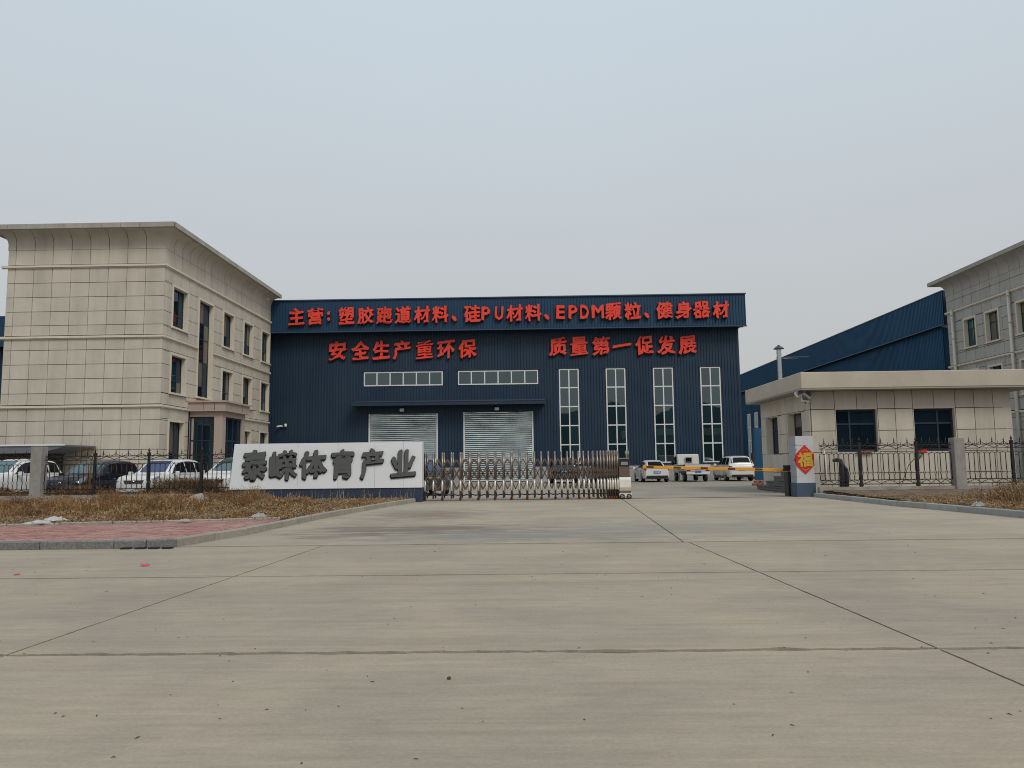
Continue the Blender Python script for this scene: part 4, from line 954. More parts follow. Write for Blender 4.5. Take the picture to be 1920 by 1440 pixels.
fr = thing('iron_fence', 'black wrought iron fence in front of the gatehouse', 'fence')
FY = 28.05; xp = [10.50, 11.98, 14.0]; 
for a, b, n in ((10.48, 11.98, 8), (11.98, 14.0, 10), (14.0, 15.28, 6), (15.62, 17.40, 9), (17.40, 19.4, 10), (19.4, 21.4, 10)): fence_panel(fr, a, b, FY, .36, n=n)
for x in (11.98, 14.0, 17.40, 19.4, 21.4): fence_post(fr, x, FY, .36)
fr2 = thing('iron_fence', 'second black iron fence running back from the right end of the front fence', 'fence', (18.0, 28.4, 0), R(20))
for k in range(2): fence_panel(fr2, 2.0*k, 2.0*k+2.0, 0, .36); fence_post(fr2, 2.0*k+2.0, 0, .36)
mb = MB(); mb.box(10.46, 34, 27.93, 28.2, 0, .35); o = mb.build('low_wall', M['concrete'], None, label='low stained concrete wall carrying the fence before the gatehouse', cat='wall')
mb = MB(); mb.box(15.26, 15.64, 27.86, 28.24, 0, 2.06); o = mb.build('pillar', M['pillar'], None, label='square concrete pillar in the fence before the gatehouse', cat='pillar'); bevel(o, .012, 1)
fl = thing('iron_fence', 'black wrought iron fence in front of the parked cars on the left', 'fence')
FYL = 29.0
for a, b in ((-24.5, -22.5), (-22.5, -20.6), (-20.6, -18.72), (-18.32, -16.36), (-16.36, -14.30), (-14.30, -12.28), (-12.28, -10.4)): fence_panel(fl, a, b, FYL, .32)
for x in (-22.5, -20.6, -16.36, -14.30, -12.28): fence_post(fl, x, FYL, .32)
mb = MB(); mb.box(-34, -10.5, 28.88, 29.15, 0, .32); mb.build('low_wall', M['concrete'], None, label='low concrete wall under the left fence behind the weeds', cat='wall')
p0 = at(73, 835, 29); mb = MB(); mb.box(-18.72, -18.30, 28.8, 29.2, 0, 2.17); o = mb.build('pillar', M['pillar'], None, label='square concrete pillar in the left fence before the parked cars', cat='pillar'); bevel(o, .012, 1)

# carport shed at far left
cp = thing('carport', 'low grey carport roof against the office behind the left pillar', 'carport')
mb = MB(); mb.prism([(-34, 2.52), (-22.5, 2.5), (-22.5, 2.42), (-23.7, 2.12), (-34, 2.08)], 1, 37.2, 39.9); fixn(mb.build('roof', M['shedroof'], cp))
mb = MB(); mb.box(-34, -22.5, 37.14, 37.2, 2.46, 2.54); mb.build('edge_trim', M['white'], cp)
for x in (-24, -28): MB().box(x-.06, x+.06, 37.6, 37.72, 0, 2.1).build('post', M['iron'], cp)
mb = MB(); mb.box(-34, -24.2, 39.6, 39.9, 0, 2.1); mb.build('back_board', M['wood'], cp)

# blue post with brick foot, bin behind the white SUV
t = thing('boundary_post', 'dark blue sheet metal post standing on orange bricks beside the gatehouse', 'post')
p = at(1424, 880, 42); mb = MB(); mb.box(p.x-.19, p.x+.17, 41.9, 42.3, .28, 3.1); mb.build('post', M['blue_side'], t)
for dx, z_ in ((-.3, 0), (-.05, 0), (.2, 0), (-.2, .14), (.1, .14)):
    MB().box(p.x+dx-.11, p.x+dx+.11, 41.85, 42.1, z_, z_+.12).build('brick', M['orange'], t)
mb = MB(); p = at(1412, 880, 57); mb.box(p.x-.1, p.x+.9, 56.8, 57.6, 0, 1.5); mb.box(p.x-.05, p.x+.5, 56.7, 57.3, 1.5, 1.9); mb.build('crate_stack', M['wood'], None, label='dark stack of crates behind the white crossover by the hall corner', cat='crates')
mb = MB()   # railing along the hall plinth
for x in np.arange(4.2, 16, 1.0): mb.tube([(x, 57.2, 0), (x, 57.2, .9)], .02, 5)
mb.tube([(4.2, 57.2, .9), (15.9, 57.2, .9)], .02, 5); mb.build('railing', M['iron'], None, label='thin dark railing along the grey plinth of the hall behind the parked cars', cat='railing')

# ------------------------------------------------------------------ vehicles
def catm(st, n=5):
    """interpolate station rows"""
    A = np.array(st, float); out = []
    for i in range(len(A)-1):
        p0, p1, p2, p3 = A[max(i-1, 0)], A[i], A[i+1], A[min(i+2, len(A)-1)]
        for k in range(n):
            t_ = k/n; q = .5*((2*p1)+(-p0+p2)*t_+(2*p0-5*p1+4*p2-p3)*t_*t_+(-p0+3*p1-3*p2+p3)*t_**3); q[0] = p1[0]+(p2[0]-p1[0])*t_; out.append(q)
    out.append(A[-1]); return np.array(out)
class Loft:
    def __init__(s, st, kind): s.T = catm(st); s.kind = kind
    def sec(s, row, u):
        """u in [-1,1] around the section; 0 top centre, +-1 bottom"""
        a = abs(u); sg_ = 1 if u >= 0 else -1
        if s.kind == 'body':      # row: x, w, zb, zt
            x, w_, zb, zt = row; P_l = [(0, 0, zt+.03), (.30, w_*.80, zt+.012), (.38, w_*.92, zt-.03), (.48, w_*.985, zt-.14), (.62, w_, (zt+zb)*.5), (.80, w_*.985, zb+.12), (.88, w_*.93, zb+.02), (.93, w_*.84, zb), (1.0, 0, zb)]
        else:                     # row: x, wb, wt, zb, zt
            x, wb, wt, zb, zt = row; h_ = max(zt-zb, .01); P_l = [(0, 0, zt+.02), (.34, wt*.78, zt+.008), (.44, wt*.93, zt-min(.04, h_*.3)), (.50, wt, zt-min(.10, h_*.45)), (.85, wb, zb+min(.04, h_*.2)), (.9, wb, zb), (1, 0, zb)]
        for (t0, y0, z0), (t1, y1, z1) in zip(P_l, P_l[1:]):
            if a <= t1+1e-9:
                f = (a-t0)/(t1-t0); return (x, sg_*(y0+(y1-y0)*f), z0+(z1-z0)*f)
        return (x, 0, P_l[-1][2])
    def us(s): return [0, .15, .30, .38, .48, .55, .62, .71, .80, .88, .93] if s.kind == 'body' else [0, .17, .34, .40, .44, .50, .68, .85, .9]
    def mesh_(s, mb):
        U = s.us(); U = [-u for u in U[::-1]][:-1]+U; n = len(U); vs = []; fs = []
        for r in s.T: vs += [s.sec(r, u) for u in U]
        k = len(s.T)
        for i in range(k-1):
            for j in range(n-1): fs.append((i*n+j, i*n+j+1, (i+1)*n+j+1, (i+1)*n+j))
            fs.append((i*n+n-1, i*n, (i+1)*n, (i+1)*n+n-1))
        fs += [tuple(range(n)), tuple((k-1)*n+j for j in range(n-1, -1, -1))]
        return mb.add(vs, fs, True)
    def at_(s, x, u):
        T = s.T
        for i in range(len(T)-1):
            a, b = T[i], T[i+1]; lo, hi = min(a[0], b[0]), max(a[0], b[0])
            if lo-1e-6 <= x <= hi+1e-6:
                f = 0 if b[0] == a[0] else (x-a[0])/(b[0]-a[0]); return Vector(s.sec(a+(b-a)*f, u))
        return Vector(s.sec(T[0] if abs(x-T[0][0]) < abs(x-T[-1][0]) else T[-1], u))
    def patch(s, mb, xs, u0, u1, off=.008, nu=6, quad=None):
        """surface patch lifted off the body; xs list or function of v for the ends"""
        nx = 8; g = []
        for i in range(nx+1):
            row = []
            for j in range(nu+1):
                v = j/nu; xa, xb = (xs(v) if callable(xs) else xs); x = xa+(xb-xa)*i/nx; u = u0+(u1-u0)*v
                p = s.at_(x, u); e_ = .03
                du = s.at_(x, u+e_)-s.at_(x, u-e_); dx = s.at_(x+e_, u)-s.at_(x-e_, u); nn = dx.cross(du)
                if nn.length < 1e-9: nn = Vector((0, 0, 1))
                nn.normalize(); c_ = Vector((x*.6, 0, .7)); nn = nn if nn.dot(p-c_) > 0 else -nn
                row.append(p+nn*off)
                if i == nx//2 and j == nu//2: nm = nn
            g += row
        fs = [(i*(nu+1)+j, (i+1)*(nu+1)+j, (i+1)*(nu+1)+j+1, i*(nu+1)+j+1) for i in range(nx) for j in range(nu)]
        f = fs[len(fs)//2]
        if (g[f[1]]-g[f[0]]).cross(g[f[2]]-g[f[1]]).dot(nm) < 0: fs = [f[::-1] for f in fs]
        return mb.add(g, fs, True)
def autosmooth(o, ang=35):
    bm = bmesh.new(); bm.from_mesh(o.data)
    bmesh.ops.recalc_face_normals(bm, faces=bm.faces)
    for e_ in bm.edges: e_.smooth = not (len(e_.link_faces) == 2 and e_.calc_face_angle(0) > R(ang))
    bm.to_mesh(o.data); bm.free()
def wheel_set(t, L, xw, tw, r, rimm):
    for x in xw:
        for sy in (-1, 1):
            wl = MB().lathe([(r*.62, -.1), (r*.9, -.11), (r, -.07), (r, .07), (r*.9, .11), (r*.62, .1)], (0, 0, 0), 'y', 24).build('wheel', M['rubber'], t, loc=(x, sy*tw, r))
            mb = MB(); mb.lathe([(r*.60, -.01), (r*.64, .03), (r*.64, .075), (r*.60, .085), (r*.55, .05), (r*.1, .04)], (0, 0, 0), 'y', 20) if False else None
            mb = MB(); q = sy
            mb.lathe([(r*.63, q*.06), (r*.63, q*.118), (r*.57, q*.112), (r*.56, q*.07)], (0, 0, 0), 'y', 20)
            for k in range(5):
                a_ = 2*math.pi*k/5; mb.bar((0, q*.105, 0), (r*.58*math.cos(a_), q*.105, r*.58*math.sin(a_)), .07, .02)
            mb.lathe([(.05, q*.09), (.05, q*.118), (.01, q*.12)], (0, 0, 0), 'y', 10); mb.build('rim', rimm, wl)
            MB().lathe([(r*.58, q*.04), (r*.1, q*.045)], (0, 0, 0), 'y', 16).build('brake', M['dark_int'], wl)
STY = {
 'suv': dict(L=4.65, r=.36, xw=(1.42, -1.32), tw=.80,
    body=[(2.34, .62, .36, .74), (2.28, .78, .27, .86), (2.05, .87, .24, .97), (1.5, .91, .24, 1.03), (.9, .92, .24, 1.06), (0, .925, .24, 1.06), (-1.2, .92, .24, 1.09), (-1.9, .89, .26, 1.08), (-2.22, .84, .30, 1.02), (-2.32, .74, .38, .92)],
    cab=[(1.08, .82, .80, 1.02, 1.05), (.85, .85, .78, 1.02, 1.20), (.45, .87, .73, 1.02, 1.48), (.15, .88, .70, 1.02, 1.60), (-.5, .88, .70, 1.02, 1.67), (-1.3, .87, .69, 1.02, 1.65), (-1.85, .86, .70, 1.02, 1.57), (-2.10, .85, .76, 1.02, 1.27), (-2.24, .80, .78, 1.0, 1.03)],
    ws=(.98, .22), rw=(-2.13, -1.87), sw=[(.62, -.28), (-.36, -1.18), (-1.28, -1.82)]),
 'sedan': dict(L=4.55, r=.32, xw=(1.40, -1.28), tw=.78,
    body=[(2.28, .60, .34, .62), (2.22, .76, .23, .72), (1.95, .85, .20, .80), (1.4, .88, .20, .87), (.9, .89, .20, .91), (0, .89, .20, .93), (-1.1, .89, .20, .97), (-1.7, .87, .22, 1.0), (-2.1, .83, .26, 1.0), (-2.25, .74, .36, .90)],
    cab=[(1.15, .78, .76, .88, .90), (.85, .81, .73, .88, 1.06), (.45, .83, .63, .88, 1.28), (.1, .84, .60, .88, 1.41), (-.5, .84, .60, .88, 1.45), (-1.1, .83, .59, .9, 1.38), (-1.55, .80, .66, .92, 1.20), (-1.95, .78, .72, .95, 1.0)],
    ws=(1.02, .20), rw=(-1.82, -1.22), sw=[(.58, -.28), (-.36, -1.25)]),
 'hatch': dict(L=4.3, r=.31, xw=(1.30, -1.22), tw=.76,
    body=[(2.14, .58, .36, .66), (2.08, .74, .24, .80), (1.8, .84, .20, .92), (1.3, .87, .20, .99), (.9, .88, .20, 1.02), (0, .88, .20, 1.02), (-1.1, .88, .20, 1.05), (-1.8, .86, .23, 1.04), (-2.06, .80, .28, .98), (-2.12, .72, .36, .90)],
    cab=[(1.30, .78, .76, .97, 1.0), (1.0, .81, .74, .97, 1.18), (.6, .83, .65, .97, 1.42), (.25, .84, .62, .97, 1.54), (-.4, .84, .63, .97, 1.59), (-1.2, .83, .62, .97, 1.55), (-1.75, .80, .60, .97, 1.42), (-2.0, .77, .60, .97, 1.03)],
    ws=(1.18, .34), rw=(-1.95, -1.76), sw=[(.78, -.2), (-.28, -1.1), (-1.2, -1.66)]),
}
def car(label, cat, loc, rz, style, paint, grp, scale=(1, 1, 1), screen='windscreen', front='chrome', plate=False, rails=False, lower=None):
    D = STY[style]; t = thing('parked_car', label, cat, loc, rz, grp); t.scale = scale
    B = Loft(D['body'], 'body'); K = Loft(D['cab'], 'cab')
    o = B.mesh_(MB()).build('body', paint, t)
    bm = bmesh.new(); bm.from_mesh(o.data); bmesh.ops.recalc_face_normals(bm, faces=bm.faces); bm.to_mesh(o.data); bm.free()
    cut = MB()
    for x in D['xw']:
        for sy in (-1, 1): cut.lathe([(D['r']+.065, -.16), (D['r']+.065, .16)], (x, sy*(D['tw']+.05), D['r']+.01), 'y', 24, False)
    co_ = cut.build('cut', paint); fixn(co_)
    md = o.modifiers.new('b', 'BOOLEAN'); md.operation = 'DIFFERENCE'; md.object = co_; md.solver = 'EXACT'
    dg = bpy.context.evaluated_depsgraph_get(); me = bpy.data.meshes.new_from_object(o.evaluated_get(dg)); o.modifiers.clear(); o.data = me
    bpy.data.objects.remove(co_); autosmooth(o)
    k = K.mesh_(MB()).build('cabin', paint, t); autosmooth(k, 50)
    xa, xb = D['ws']; K.patch(MB(), lambda v: (xa-.10*abs(2*v-1)**2, xb), -.42, .42).build('windscreen', M[screen], t)
    ra, rb = D['rw']; K.patch(MB(), (ra, rb), -.43, .43).build('rear_window', M['carglass'], t)
    for (a, b) in D['sw']:
        for sg_ in (-1, 1):
            f_ = (a == D['sw'][0][0]); l_ = (b == D['sw'][-1][1])
            K.patch(MB(), (lambda v, a=a, b=b, f_=f_, l_=l_: (a+(.36*v if f_ else 0), b-(.12*v if l_ else 0))), sg_*.50, sg_*.82).build('side_window', M['carglass'], t)
    wheel_set(t, D['L'], D['xw'], D['tw'], D['r'], M['rim'])
    Lh = D['body'][0][0]; Lr = D['body'][-1][0]; zt = D['body'][2][3]; zr = D['body'][-2][3]
    hl = zt-.20; q_ = 0
    for sg_ in (-1, 1):
        B.patch(MB(), (lambda v: (Lh-.035-.03*v, Lh-.50+.22*v)), sg_*.36, sg_*.50, off=.012).build('headlight', M['lampclear'], t)
        if style == 'suv': B.patch(MB(), (lambda v: (Lr+.005+.02*v, Lr+.30-.12*v)), sg_*.33, sg_*.50, off=.012).build('tail_light', M['lampred'], t)
        else: B.patch(MB(), (Lr+.01, Lr+.26), sg_*.36, sg_*.50, off=.012).build('tail_light', M['lampred'], t)
        mb = MB(); xm = D['ws'][0]-.22; mz = zt+.10; mb.box(xm-.05, xm+.08, sg_*.94, sg_*1.12, mz-.08, mz+.09); mm_ = mb.build('mirror', paint, t); bevel(mm_, .03, 2)
        mb = MB(); mb.box(xm-.02, xm+.03, sg_*.84, sg_*.95, mz-.08, mz-.04); mb.build('stalk', M['black'], mm_)
        for hx_ in (.12, -.85):
            mb = MB(); w_ = D['body'][5][1]; mb.box(hx_-.10, hx_+.02, sg_*(w_-.02), sg_*(w_+.018), zt-.10, zt-.07); mb.build('door_handle', paint if front != 'chrome' else M['chrome'], t)
            mb = MB(); mb.box(hx_-.17, hx_-.162, sg_*(w_-.03), sg_*(w_+.003), .36, zt-.02); mb.build('door_seam', M['dark_int'], t)
        mb = MB(); mb.box(-.85, .95, sg_*(D['body'][5][1]-.05), sg_*(D['body'][5][1]+.008), .20, .36); mb.build('sill', M['black'] if style == 'suv' else paint, t)
        if rails: MB().tube([(.1, sg_*.60, 1.66), (0, sg_*.60, 1.72), (-1.5, sg_*.58, 1.71), (-1.6, sg_*.58, 1.64)], .02, 5).build('roof_rail', M['iron'], t)
    zg = hl-.02
    mb = MB(); mb.prism([(-.42, zg+.07), (.42, zg+.07), (.36, zg-.07), (-.36, zg-.07)], 0, Lh-.2, Lh+.012); gl_ = fixn(mb.build('grille', M['black'], t))
    mb = MB()
    for q in (.045, 0, -.045): mb.box(Lh+.0, Lh+.022, -.37, .37, zg+q-.007, zg+q+.007)
    mb.lathe([(.055, 0), (.06, .012), (.03, .016)], (Lh+.018, 0, zg), 'x', 14); mb.build('badge', M['chrome'], gl_)
    mb = MB(); mb.box(Lh-.35, Lh-.015, -.62, .62, .30, .42); bp = mb.build('bumper_intake', M['black'], t); bevel(bp, .02, 1)
    mb = MB(); mb.box(Lr-.02, Lr+.3, -.70, .70, .26, .46); rb_ = mb.build('rear_bumper', lower or M['black'], t); bevel(rb_, .04, 2)
    mb = MB(); mb.box(Lr-.045, Lr-.02, -.22, .22, zr-.40 if style == 'sedan' else zr-.30, zr-.26 if style == 'sedan' else zr-.16); pl = mb.build('number_plate', M['plate'], t)
    mb = MB(); zc_ = (zr-.33) if style == 'sedan' else (zr-.23)
    for q in range(6): mb.box(Lr-.048, Lr-.045, -.17+q*.06, -.13+q*.06, zc_-.035, zc_+.035)
    mb.build('digits', M['white'], pl)
    if plate: mb = MB(); mb.box(Lh+.012, Lh+.028, -.22, .22, .44, .57); mb.build('number_plate', M['plate'], t)
    return t
D_ = -math.pi/2
G1 = 'cars parked in a row behind the left fence'; G2 = 'vehicles parked nose to the hall wall'
car('white pickup with grey side glass parked left of the concrete pillar', 'pickup', (-22.45, 33.3, 0), D_-.04, 'suv', M['carwhite'], G1, (1.05, 1, 1.06))
car('blue black SUV with chrome grille bars parked just right of the concrete pillar', 'SUV', (-18.85, 33.5, 0), D_-.06, 'suv', M['carblack'], G1)
car('white SUV with a blue tinted windscreen parked third from the left behind the fence', 'SUV', (-15.75, 33.3, 0), D_-.05, 'suv', M['carwhite'], G1, (1, 1, 1.01), 'windscreen2')
car('white hatchback half hidden by the left end of the white sign wall', 'hatchback', (-12.55, 33.2, 0), D_-.04, 'hatch', M['carwhite'], G1, (1.03, 1, 1.08))
car('dark grey car seen through the left end of the scissor gate', 'car', (-4.75, 35.2, 0), D_+.38, 'hatch', M['cargrey'], None, (.95, .95, .95), 'windscreen2')
car('black SUV parked behind the middle of the scissor gate', 'SUV', (2.45, 52.8, 0), -D_, 'suv', M['carblack'], G2, lower=M['black'])
car('dark hatchback with red tail lamps behind the bunched end of the gate', 'hatchback', (5.35, 53.6, 0), -D_, 'hatch', M['cargrey'], G2)
car('white sedan parked nose in beyond the tip of the boom', 'sedan', (8.5, 53.3, 0), -D_+.02, 'sedan', M['carwhite'], G2)
car('white crossover with dark lower bumper parked furthest right by the hall', 'SUV', (14.2, 53.7, 0), -D_+.01, 'suv', M['carwhite'], G2, (1, 1, 1.0), rails=True)
# small truck
tr = thing('parked_truck', 'small cream pickup truck with red and white striped tailgate between two white cars', 'truck', (11.2, 53.3, 0), -D_, G2)
mb = MB(); mb.prism([(.55, .55), (2.25, .55), (2.30, 1.0), (1.95, 1.25), (1.45, 1.83), (.70, 1.86), (.55, 1.2)], 1, -.76, .76); cb = mb.build('cab', M['cardust'], tr); bevel(fixn(cb), .09, 3)
mb = MB(); mb.box(.50, .60, -.20, .20, 1.32, 1.60); mb.build('rear_window', M['carglass'], tr)
mb = MB(); mb.box(.49, .56, -.235, .235, 1.28, 1.32); mb.box(.49, .56, -.235, .235, 1.60, 1.64); mb.box(.49, .56, -.235, -.20, 1.32, 1.60); mb.box(.49, .56, .20, .235, 1.32, 1.60); mb.build('window_frame', M['stepside'], tr)
for sg_ in (-1, 1):
    mb = MB(); mb.prism([(.85, 1.18), (1.75, 1.18), (1.45, 1.68), (.85, 1.70)], 1, sg_*.745, sg_*.775); fixn(mb.build('side_window', M['carglass'], tr))
    mb = MB(); mb.box(1.6, 1.72, sg_*.80, sg_*.98, 1.12, 1.36); mm_ = mb.build('mirror', M['black'], tr); bevel(mm_, .02, 1)
    mb = MB(); mb.box(-2.32, .42, sg_*.79, sg_*.82, .78, 1.10); mb.build('side_board', M['cargrey'] if sg_ > 0 else M['cardust'], tr)
    mb = MB(); mb.box(-2.37, -2.34, sg_*.50, sg_*.74, .66, .80); tl = mb.build('tail_light', M['lampred'], tr)
mb = MB(); mb.box(-2.34, .45, -.80, .80, .72, .78); mb.box(.40, .45, -.8, .8, .78, 1.1); mb.build('bed', M['cardust'], tr)
mb = MB(); mb.box(-2.36, -2.33, -.82, .82, .80, 1.14); tg = mb.build('tailgate', M['cardust'], tr)
mb = MB()
for k in range(6): mb.box(-2.366, -2.361, -.78+k*.27, -.65+k*.27, .84, .90); mb.box(-2.366, -2.361, -.78+k*.27, -.65+k*.27, .52, .57)
mb.build('reflective_strip', M['lampred'], tg)
mb = MB(); mb.box(-2.38, -2.30, -.76, .76, .50, .68); mb.build('rear_bumper', M['carwhite'], tr)
mb = MB(); mb.box(-2.40, -2.385, -.20, .20, .60, .74); mb.build('number_plate', M['plate'], tr)
mb = MB(); mb.box(-2.2, 1.6, -.35, -.28, .42, .56); mb.box(-2.2, 1.6, .28, .35, .42, .56); mb.box(-.9, -.2, -.6, -.3, .35, .6); mb.build('chassis', M['black'], tr)
wheel_set(tr, 4.6, (1.5, -1.35), .68, .29, M['rim'])
mb = MB()
for (x_, y_, z_) in ((-.2, 0, 1.14), (-1.0, .2, 1.12), (-1.7, -.1, 1.15)): mb.box(x_-.4, x_+.3, y_-.5, y_+.45, .78, z_)
o = mb.build('cargo_boards', M['wood'], None, label='low load of boards lying in the bed of the small cream truck', cat='boards'); o.location = (11.2, 53.3, 0); o.rotation_euler = (0, 0, -D_)

# ------------------------------------------------------------------ dry weeds, straw, litter
def blades(name, label, n, place, hfun, wid=(.004, .010), lean=.5, leaf=.5, mats=(0, 1, 2, 3, 4, 5), p=None, flat=0, leafsize=.03, tone=None):
    """thousands of bent dry stems with curled leaves"""
    xs, ys, zs, dens = place(n); n = len(xs); h = hfun(xs, ys, n)
    a = rng.uniform(0, 2*np.pi, n); l = rng.normal(0, lean, n)*h; dx, dy = np.cos(a)*l, np.sin(a)*l
    w_ = rng.uniform(*wid, n); b = rng.uniform(0, 2*np.pi, n); wx, wy = np.cos(b)*w_, np.sin(b)*w_*.5
    V = np.zeros((n, 6, 3)); 
    for k, (f, fz, ww) in enumerate(((0, 0, 1), (.35, .58, .8), (1, 1, .25))):
        V[:, 2*k, 0] = xs+dx*f-wx*ww; V[:, 2*k, 1] = ys+dy*f-wy*ww; V[:, 2*k, 2] = zs+h*fz
        V[:, 2*k+1, 0] = xs+dx*f+wx*ww; V[:, 2*k+1, 1] = ys+dy*f+wy*ww; V[:, 2*k+1, 2] = zs+h*fz
    F_ = (np.array([[0, 1, 3, 2], [2, 3, 5, 4]])[None]+np.arange(n)[:, None, None]*6).reshape(-1, 4)
    mi = rng.choice(mats, n, p=p)
    if tone is not None: mi = tone(xs, ys, mi, n)
    MI = np.repeat(mi, 2)
    verts = V.reshape(-1, 3)
    if leaf > 0:
        m = int(n*leaf); idx = rng.integers(0, n, m); f = rng.uniform(.25, 1, m)
        c = np.stack([xs[idx]+dx[idx]*f**1.3, ys[idx]+dy[idx]*f**1.3, zs[idx]+h[idx]*(f**.7)], 1)
        s_ = rng.uniform(.4, 1.2, m)[:, None]*leafsize
        u = rng.normal(0, 1, (m, 3)); u /= np.linalg.norm(u, axis=1)[:, None]; v = rng.normal(0, 1, (m, 3)); v -= (v*u).sum(1)[:, None]*u; v /= np.linalg.norm(v, axis=1)[:, None]
        LV = np.stack([c-u*s_, c+v*s_*.45, c+u*s_*1.1+v*s_*.2, c-v*s_*.45], 1)
        LF = np.arange(m)[:, None]*4+np.arange(4)[None]+len(verts)
        verts = np.concatenate([verts, LV.reshape(-1, 3)]); F_ = np.concatenate([F_, LF]); MI = np.concatenate([MI, mi[idx]])
    me = bpy.data.meshes.new(name); nv, nf = len(verts), len(F_)
    me.vertices.add(nv); me.vertices.foreach_set('co', verts.astype(np.float32).ravel()); me.loops.add(nf*4); me.loops.foreach_set('vertex_index', F_.astype(np.int32).ravel())
    me.polygons.add(nf); me.polygons.foreach_set('loop_start', np.arange(nf, dtype=np.int32)*4); me.polygons.foreach_set('loop_total', np.full(nf, 4, np.int32))
    for k in range(6): me.materials.append(M['weed%d' % k])
    me.polygons.foreach_set('material_index', MI.astype(np.int32)); me.update(); me.validate()
    return link(name, me, None, kind='stuff', label=label)
clumps = [(-17.2, 21.5, 1.7, .42), (-18.8, 23.5, 1.6, .40), (-14.4, 25.2, 1.2, .26), (-11.9, 22.4, 1.3, .34), (-9.9, 21.4, .9, .30), (-8.6, 24.6, .8, .22), (-7.5, 25.6, .7, .14), (-13.0, 20.6, 1.0, .24),
          (-12.4, 26.6, 1.3, .26), (-10.8, 26.8, 1.0, .30), (-9.6, 26.4, .7, .36), (-16.2, 19.2, .9, .2), (-10.8, 19.4, .6, .2), (-14.9, 22.6, .9, .26), (-21, 24, 2.2, .4), (-13.4, 17.2, .6, .14), (-8.0, 22.3, .7, .16)]
def tallness(x, y):
    s_ = np.zeros_like(x)
    for cx, cy, r_, h_ in clumps: s_ = np.maximum(s_, h_*np.exp(-((x-cx)**2+((y-cy)/1.3)**2)/(r_*r_)))
    return s_
NG = np.array([[mn.fractal(Vector((i*.42, j*.42, 9)), 1, 2, 3) for i in range(64)] for j in range(64)])
def patchy(x, y):
    i = np.clip(((x+26)/.32).astype(int), 0, 63) if x.min() < 0 else np.clip(((x-8)/.32).astype(int), 0, 63)
    return NG[np.clip(((y-13)/.32).astype(int), 0, 63), i]
def keepL(x, y):
    kxv = np.interp(y, [12.86, 15, 19.5, 24.4, 27.35, 30], [-5.82, -5.42, -5.12, -4.45, -3.95, -3.95])
    k = (x < kxv-.12) & (y > 16.25+(x+11)*.24+.10) & ~((x > -10.8) & (y > 27.55)) & (y < 28.85); return k
def placeL(n):
    x = rng.uniform(-22, -4, n*3); y = rng.uniform(15, 28.8, n*3)
    pr = .16+tallness(x, y)*1.3+.55*patchy(x, y); pr *= np.where(x > -7, .6, 1); k = keepL(x, y) & (rng.uniform(0, 1, n*3) < pr); x, y = x[k], y[k]
    return x, y, .12+np.zeros_like(x), None
TU = []
while len(TU) < 230:
    tx, ty = rng.uniform(-21.5, -5), rng.uniform(17, 28.4); h_ = float(tallness(np.array([tx]), np.array([ty]))[0])
    if rng.uniform() < .22+2.6*h_: TU.append((tx, ty, rng.uniform(.16, .40), (.16+h_*1.2)*(.6 if tx > -7.9 else 1)*rng.uniform(.6, 1.15)))
TU = np.array(TU)
def placeLC(n):
    ti = rng.integers(0, len(TU), n); c = TU[ti]; x = c[:, 0]+rng.normal(0, 1, n)*c[:, 2]*.7; y = c[:, 1]+rng.normal(0, 1, n)*c[:, 2]*.8
    k = keepL(x, y); global TH, TKI; TKI = ti[k]; TH = (c[:, 3]*np.clip(1.15-.35*(((x-c[:, 0])**2+(y-c[:, 1])**2)**.5)/c[:, 2], .3, 1.2))[k]; return x[k], y[k], np.full(k.sum(), .14), None
def tone_patch(x, y, mi, n):
    q = patchy(x*1.7+3, y*1.7-9)+rng.normal(0, .22, n)
    return np.where(q > .22, rng.choice([0, 2, 4], n), np.where(q < -.18, rng.choice([1, 3, 3], n), mi))
def tone_tuft(x, y, mi, n):
    c = TKI % 5; r_ = rng.uniform(0, 1, n)
    pick = np.select([c == 0, c == 1, c == 2, c == 3], [rng.choice([4, 4, 1, 0], n), rng.choice([3, 1, 3, 1], n), rng.choice([2, 0, 0, 4], n), rng.choice([4, 3, 4, 1], n)], rng.choice([0, 1, 2, 3], n))
    return np.where(r_ < .85, pick, mi)
blades('dry_weeds', 'tangle of dry tan weeds in patches on the verge left of the driveway', 42000, placeL,
       lambda x, y, n: (.05+tallness(x, y)*.55)*rng.uniform(.25, 1.1, n), (.004, .010), .95, .7, p=[.28, .16, .26, .14, .08, .08], leafsize=.024, tone=tone_patch)
blades('dry_weeds', 'rust coloured leafy weed clumps standing out of the left verge', 42000, placeLC,
       lambda x, y, n: TH*rng.uniform(.35, 1.12, n), (.004, .009), .5, 2.2, p=[.10, .22, .07, .27, .31, .03], leafsize=.026, tone=tone_tuft)
def placeS(n):
    x = rng.uniform(-22, -4, n*2); y = rng.uniform(15.2, 28.8, n*2); k = keepL(x, y+.12); return x[k], y[k], np.full(k.sum(), .145), None
blades('straw_litter', 'flattened straw and leaf litter under the dry weeds on the left verge', 30000, placeS, lambda x, y, n: rng.uniform(.012, .06, n), (.004, .010), 3.2, .5, p=[.24, .24, .16, .22, .08, .06], leafsize=.022, tone=tone_patch)
def placeR(n):
    x = rng.uniform(10.4, 24, n*2); y = rng.uniform(15, 27.9, n*2); k = x > np.where(y > 22, 10.50, 10.50+(22-y)*.115)+.06; return x[k], y[k], np.full(k.sum(), .15), None
blades('straw_litter', 'flattened straw and brown leaves covering the verge right of the driveway', 62000, placeR, lambda x, y, n: rng.uniform(.012, .07, n), (.004, .010), 2.6, .6, p=[.24, .26, .14, .2, .1, .06], leafsize=.024, tone=tone_patch)
